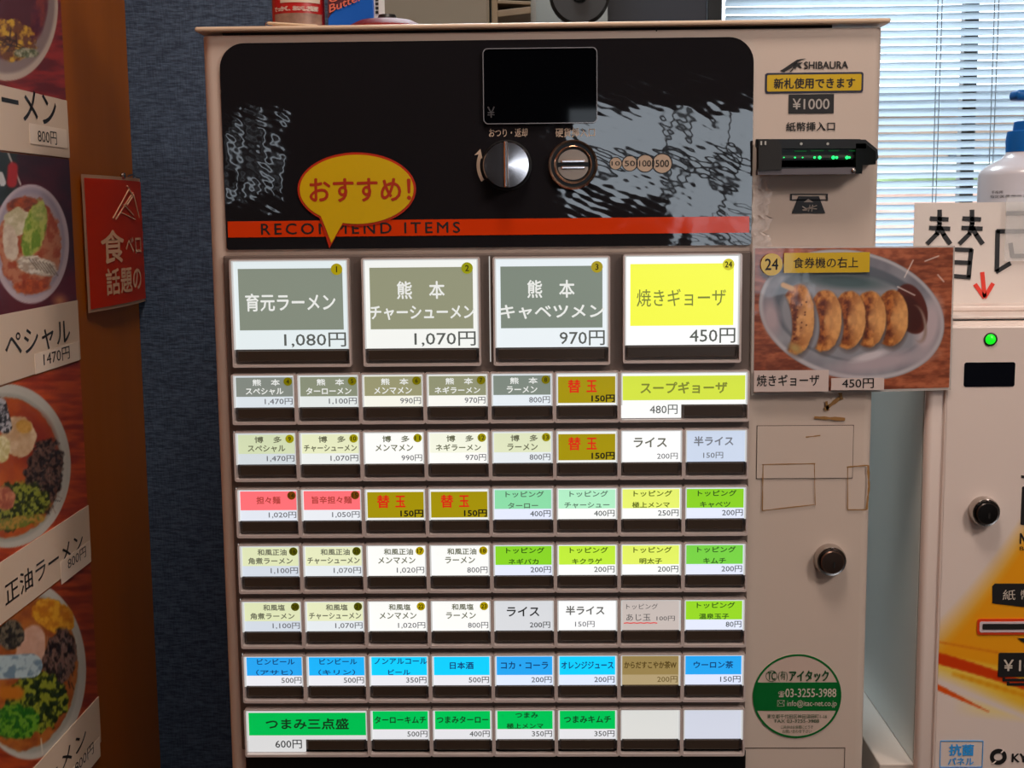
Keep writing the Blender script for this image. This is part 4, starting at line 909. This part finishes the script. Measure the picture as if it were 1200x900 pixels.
text('lettering', 'Butter', (0, 1, 0, 1), .0490, mat('coral_print', (214, 110, 90), .4), cb, bold=.02, warp=lambda u, v: (F(386, 10, .049)[0] + u*.024, F(386, 15, .049)[1] + v*.0055 + u*.009))
text('lettering', 'Cream', (0, 1, 0, 1), .0490, MATS['coral_print'], cb, bold=.02, warp=lambda u, v: (F(386, 10, .049)[0] + u*.027, F(386, 4, .049)[1] + v*.0055 + u*.009))
xl_, zl_ = F(452, 20, .035)
rl = thing('condiment_pot', (xl_, .035, ZL), 'low red lidded pot with a black knob on the machine top', 'pot')
Rr = F(497, 22, .035)[0] - xl_
zk = F(452, 22.3, .03)[1]
link('pot_body', lathe(xl_, .035, [(Rr*.8, ZL), (Rr*.95, ZL + .001), (Rr, ZL + .003)], axis='Z', n=48), RED, rl, smooth=True)
link('pot_lid', lathe(xl_, .035, [(Rr*1.03, ZL + .003), (Rr, ZL + .0036), (Rr*.7, zk - .001), (Rr*.3, zk + .0003), (.0001, zk + .0006)], axis='Z', n=48), mat('lid_red', (104, 4, 4), .6), rl, smooth=True)
link('lid_knob', lathe(xl_ + .001, .035, [(.006, zk), (.0068, zk + .0012), (.0060, zk + .0034), (.0001, zk + .0038)], axis='Z', n=24), BLK, rl, smooth=True)
p0, p1 = F(309, 23.3, .004), F(372, 30, .004)
sk = thing('white_stick', (p0[0], .004, ZL), 'thin cream stick with a small clip lying on the machine top edge', 'stick')
link('shaft', tube([(p0[0], .02, p0[1]), (p1[0], .002, ZL + .0004)], .0011, 8), mat('cream_stick', (226, 206, 176), .4), sk)
bm = tube([(p0[0] - .002, .02, ZL + .0006), (p0[0] - .0012, .02, p0[1]), (p0[0] + .0012, .02, p0[1] + .0008)], .0011, 8); link('clip', bm, STEEL, sk)

# ================================================================== COUNTER AND MONEY CHANGER
ZC = F(1070, 894.0, .012)[1]
XCL = U(1008, 860, .06)[0] + .002
ct = thing('counter', (.83, .25, 0), 'pale counter carrying the money changer', 'counter')
link('counter_top', B(XCL, 1.4, .010, .5, ZC - .04, ZC, .001), mat('counter_top', (206, 196, 186), .4, mottle=.05), ct)
link('counter_base', B(XCL + .03, 1.38, .05, .48, 0, ZC - .04), mat('counter_base', (60, 52, 46), .6), ct)
XM = U(1089, 455)[0]; XMF = U(1112, 400, .004)[0]; ZM = F(1150, 371, .0)[1]
mc = thing('money_changer', (XM + .17, .14, ZC), 'pale money changer with green lamp and orange swoosh on the counter', 'changer')
link('side_casing', B(XM, XM + .34, .012, .22, ZC, ZM - .002, .0015), mat('pale_steel_side', (212, 222, 220), .3, mottle=.03), mc)
bm = B(XM - .0012, XM + .34, 0, .0098, ZC - .03, ZM - .003, .0045, 4); link('door', bm, BODY2, mc, smooth=True)
link('front_panel', B(XMF - .0035, XM + .335, -.0025, .001, ZC - .028, ZM - .006, .0016), BODY2, mc)
link('seam', B(XM + .0005, XM + .003, .0095, .0125, ZC, ZM - .01), DARKG, mc)
link('top_plate', B(XM - .001, XM + .342, .002, .22, ZM - .002, ZM, .0008), BODY2, mc)
link('top_step', B(XM + .002, XM + .338, .045, .22, ZM, ZM + .004, .001), BODY2, mc)
YF = -.0026
MR = lambda *a: PR(*a, YF)
x, z = U(1160.5, 397.5, YF)
gl = link('lamp_collar', lathe(x, z, [(.0046, YF), (.0046, YF - .001), (.0038, YF - .0012), (.0036, YF)], n=28), BLK, mc)
link('green_lamp', lathe(x, z, [(.0036, YF), (.0034, YF - .0012), (.002, YF - .0022), (.0001, YF - .0026)], n=28), mat('green_indicator', (20, 214, 30), .3, emit=1.3), mc, smooth=True, label='lit green lamp')
link('display_window', plate(rrect(*MR(1129.5, 424.5, 1189, 453), .0016), YF - .0006, YF), mat('navy_screen', (9, 12, 20), .15), mc, label='black display window')
cam_lock(1155, 600.5, .93, mc, YF, STEEL, mat('lock_core_dark', (72, 68, 66), .3, 1.0))
# printed swoosh on the front
def paints(x, y):
    p = Paint(x, y); p.lay(np.ones_like(x), (228, 214, 206))
    t_ = (x - 1098)
    yt_ = 735 - t_*1.0 - .0025*t_**2; a = np.clip((y - yt_ + 8)/34, 0, 1); b = np.clip((772 + .55*t_ - y)/10, 0, 1)
    p.lay(a*b*.95, (236, 176, 60)); a2 = np.clip((y - yt_ - 22)/16, 0, 1); p.lay(a2*b, (238, 160, 20))
    low = np.clip((796 + .42*t_ - y)/16, 0, 1)*np.clip((y - (764 + .2*t_))/6, 0, 1); p.lay(low, (240, 206, 84)); p.lay(low*np.clip((t_ - 30)/60, 0, 1)*.7, (236, 184, 40))
    low2 = np.clip((838 + .1*t_ - y)/10, 0, 1)*np.clip((y - (800 + .40*t_))/5, 0, 1)*np.clip((t_ - 18)/40, 0, 1); p.lay(low2*.6, (244, 222, 130))
    for k in range(14):
        u0, u1 = k*10, k*10 + 10; f1 = lambda u: 771 + .27*u + .0004*u*u; p.lay(p.seg((1098+u0, f1(u0)), (1098+u1, f1(u1)), 6.5 - k*.15, 3), (206, 60, 6))
        f2 = lambda u: 805 + .48*u; 
        if k < 6: p.lay(p.seg((1098+u0, f2(u0)), (1098+u1, f2(u1)), 3.2 - k*.5, 2), (222, 84, 12))
        f3 = lambda u: 752 + .18*u; p.lay(p.seg((1098+u0, f3(u0)), (1098+u1, f3(u1)), 1.2, 2)*.7, (222, 120, 20))
        f4 = lambda u: 790 + .30*u; p.lay(p.seg((1118+u0, f4(u0)), (1118+u1, f4(u1)), 2.5, 4)*.6, (226, 150, 10))
    return p.c
def sw(u, v):
    x0 = XMF - .0018; x1 = XM + .332; z0, z1 = ZC - .026, ZM - .008
    u = u ** 1.6
    return np.stack([x0 + u*(x1-x0), 0*u + YF - .0002, z0 + v*(z1-z0)], -1)
print_mesh('swoosh_print', paints, sw, 190, 330, mc, label='orange, red and yellow swoosh print')
YP = YF - .0006
def tq(nm, s, px, m, **k): return text(nm, s, PR(*px, YP), YP - k.pop('o', 0), m, mc, **k)
link('note_label', plate([U(*p, YP) for p in ((1163, 707), (1163, 687), (1166, 684), (1250, 684), (1250, 722), (1205, 712))][::-1], YP, YF), INK, mc)
tq('note_lettering', '紙 幣', (1175, 691, 1210, 703), CRM, o=.0003)
link('note_slot_rim', plate(rrect(*PR(1145, 725, 1270, 743.5, YP), .002), YP - .0004, YF), mat('slot_red', (214, 64, 24), .3), mc, label='red rim of the note slot')
link('note_slot_field', plate(rrect(*PR(1147.5, 728, 1270, 740.5, YP), .0015), YP - .0008, YF), mat('slot_white', (216, 200, 206), .3), mc)
link('note_slot_gap', plate(rrect(*PR(1151, 730.5, 1268, 737, YP), .0005), YP - .0012, YF), DARKG, mc)
link('down_arrow', plate([U(*p, YP) for p in ((1193, 748), (1216, 748), (1204, 756))], YP - .0002, YF), INK, mc)
vl = link('value_label', plate(rrect(*PR(1170, 765, 1260, 793, YP), .001), YP - .0002, YF), INK, mc)
tq('value_lettering', '￥1000', (1176, 773, 1226, 786), CRM, o=.0004, bold=.03)
for k in range(2):
    pts = [(1175 + 5*k, 794 + 5*k), (1175 + 5*k, 798.5 + 5*k), (1262, 798.5 + 5*k), (1262, 795.5 + 5*k), (1178 + 5*k, 795.5 + 5*k), (1178 + 5*k, 794 + 5*k)]
    link('note_stack_line', plate([U(*p, YP) for p in pts], YP, YF), INK, mc)
q = PR(1101.5, 868, 1152, 899.5, YP)
link('antibacterial_frame', ringplate(rrect(*q, .0006), rrect(q[0] + .0005, q[1] - .0005, q[2] + .0005, q[3] - .0005, .0005), YP, YF), BLUEI, mc)
tq('antibacterial_lettering', '抗菌', (1112.5, 872.5, 1141, 885.5), BLUEI, bold=.04); tq('antibacterial_lettering', 'パネル', (1111, 888, 1141, 896.5), BLUEI, bold=.03)
x, z = U(1170, 887, YP); link('maker_emblem', ringplate(circ(x, z, .0060, n=32), circ(x, z, .0032, .0028, 32), YP, YF), INK, mc)
for sgn in (1, -1): link('emblem_cut', plate([(x + sgn*.0012, z + sgn*.0030), (x + sgn*.0022, z + sgn*.0030), (x + sgn*.0046, z + sgn*.0052), (x + sgn*.0036, z + sgn*.0058)], YP - .0002, YF), BODY2, mc)
tq('maker_lettering', 'KY', (1186, 883.5, 1204, 893), INK, bold=.05)
tq('model_lettering', 'N', (1195.5, 625, 1203, 637), INK, bold=.03); tq('model_lettering', 'Bill', (1195, 640.5, 1206, 645), INK)
link('upper_label', plate(rrect(*PR(1197, 570, 1260, 615, YP), .001), YP, YF), INK, mc); link('label_edge', plate(rrect(*PR(1197, 557, 1260, 560, YP)), YP, YF), INK, mc)
# sign on the changer
YS = .075
s4 = [U(*p, YS) for p in ((1069, 238), (1069, 357))]; zs0 = ZM + .004; zs1 = s4[0][1]; xs0 = U(1070, 300, YS)[0]
sg = thing('exchange_sign', (xs0 + .08, YS, zs0), 'white paper sign with thick black mirrored writing standing on the money changer', 'sign')
link('paper', B(xs0, xs0 + .19, YS, YS + .0006, zs0, zs1), PAPER, sg)
MK = mat('marker_black', (38, 40, 44), .5)
def SG(*a): return PR(*a, YS)
# brush-like strokes of the two mirrored characters
def strokes(nm, ls, wd, m, par):
    bm = bmesh.new()
    for l in ls:
        for a, b in zip(l, l[1:]):
            p, q = Vector(U(*a, YS)), Vector(U(*b, YS)); d = (q - p).normalized(); nn = Vector((-d.y, d.x)) * wd/2; p = p - d*wd*.25; q = q + d*wd*.25
            plate([tuple(p + nn), tuple(p - nn), tuple(q - nn), tuple(q + nn)], YS - .0006, YS, bm)
    return link(nm, bm, m, par, kind='stuff')
def fu(cx_): return [[(cx_ - 9, 256), (cx_ + 10, 257)], [(cx_ - 10, 267), (cx_ + 12, 268)], [(cx_ + 1, 247), (cx_ + 1, 262), (cx_ - 2, 274), (cx_ - 13, 285)], [(cx_ + 1, 266), (cx_ + 6, 275), (cx_ + 13, 285)]]
strokes('mirrored_character', fu(1100) + [[(a + 38 if False else a, b) for a, b in l] for l in fu(1138)] + [[(1112, 292), (1138, 293), (1135, 324)], [(1112, 307), (1136, 308)], [(1112, 323), (1136, 325)], [(1112, 292), (1112, 324)]], .0032, MK, sg)
strokes('mirrored_character', [[(1180, 250), (1232, 250)], [(1206, 250), (1206, 296)], [(1240, 271), (1169, 271), (1168, 317)], [(1168, 318), (1183, 309)], [(1240, 271), (1240, 318)], [(1184, 286), (1186, 300), (1226, 300), (1226, 286)]], .0033, MK, sg)
REDM = mat('red_marker', (226, 60, 44), .5)
for dx in (0, 62): strokes('red_arrow', [[(1151 + dx, 320), (1153.5 + dx, 346)], [(1143 + dx, 334), (1153 + dx, 348)], [(1163 + dx, 333), (1154 + dx, 348)]], .0030, REDM, sg)
# clear stand in front of the sign's right part
xz = U(1177, 300, YS - .004)[0]
link('clear_sleeve', B(xz, xz + .12, YS - .0045, YS - .0035, U(1150, 306, YS)[1], zs1 + .004), mat('clear_sleeve', (235, 238, 240), .1, alpha=.28, coat=.5), sg, label='clear plastic sleeve')
# pump bottle
YB = .135; xb = U(1206, 200, YB)[0]; k = .00068
zz = lambda py: U(1200, py, YB)[1]
pb = thing('pump_bottle', (xb, YB, ZM + .004), 'white pump bottle with blue cap behind the mirrored sign', 'bottle')
r_ = lambda px: xb - U(px, 200, YB)[0]
link('bottle_body', lathe(xb, YB, [(r_(1149)*.96, ZM + .004), (r_(1149), ZM + .008), (r_(1149), zz(206)), (r_(1151), zz(200)), (r_(1160), zz(193)), (r_(1174), zz(186)), (r_(1179), zz(180)), (r_(1180), zz(176))], axis='Z', n=56), mat('bottle_white', (206, 204, 212), .3, coat=.3), pb, smooth=True)
BC = mat('cap_blue', (0, 96, 176), .35)
link('pump_collar', lathe(xb, YB, [(r_(1179), zz(178)), (r_(1178.5), zz(164)), (r_(1180), zz(154)), (r_(1186), zz(153)), (r_(1187), zz(143)), (r_(1190), zz(142))], axis='Z', n=40), BC, pb, smooth=True)
link('pump_stem', lathe(xb, YB, [(.0055, zz(143)), (.0055, zz(117))], axis='Z', n=20), mat('stem_milky', (200, 190, 186), .3), pb, smooth=True)
bm = B(r_(1183)*-1 + xb, xb + .012, YB - .009, YB + .009, zz(118), zz(106), .003, 3)
link('pump_head', bm, BC, pb, smooth=True)
def onb(s, a0, a1, z0, z1, nm='lettering'):
    R2 = r_(1149) + .0003; o = text(nm, s, (0, 1, 0, 1), 0, INK, None); loc = Vector((xb, YB, z0)); wl = WL[o.name]
    for v in o.data.vertices:
        u, vv = v.co.x + wl.x, v.co.z + wl.z; a = a0 + (a1-a0)*u; v.co = Vector((R2*math.sin(a), -R2*math.cos(a), (z1-z0)*vv))
    o.parent = pb; o.location = loc - WL[pb.name]; WL[o.name] = loc
onb('手指用', -1.12, -.85, zz(227), zz(223.5)); onb('指定医薬部外品', -1.15, -.35, zz(232), zz(228.5))
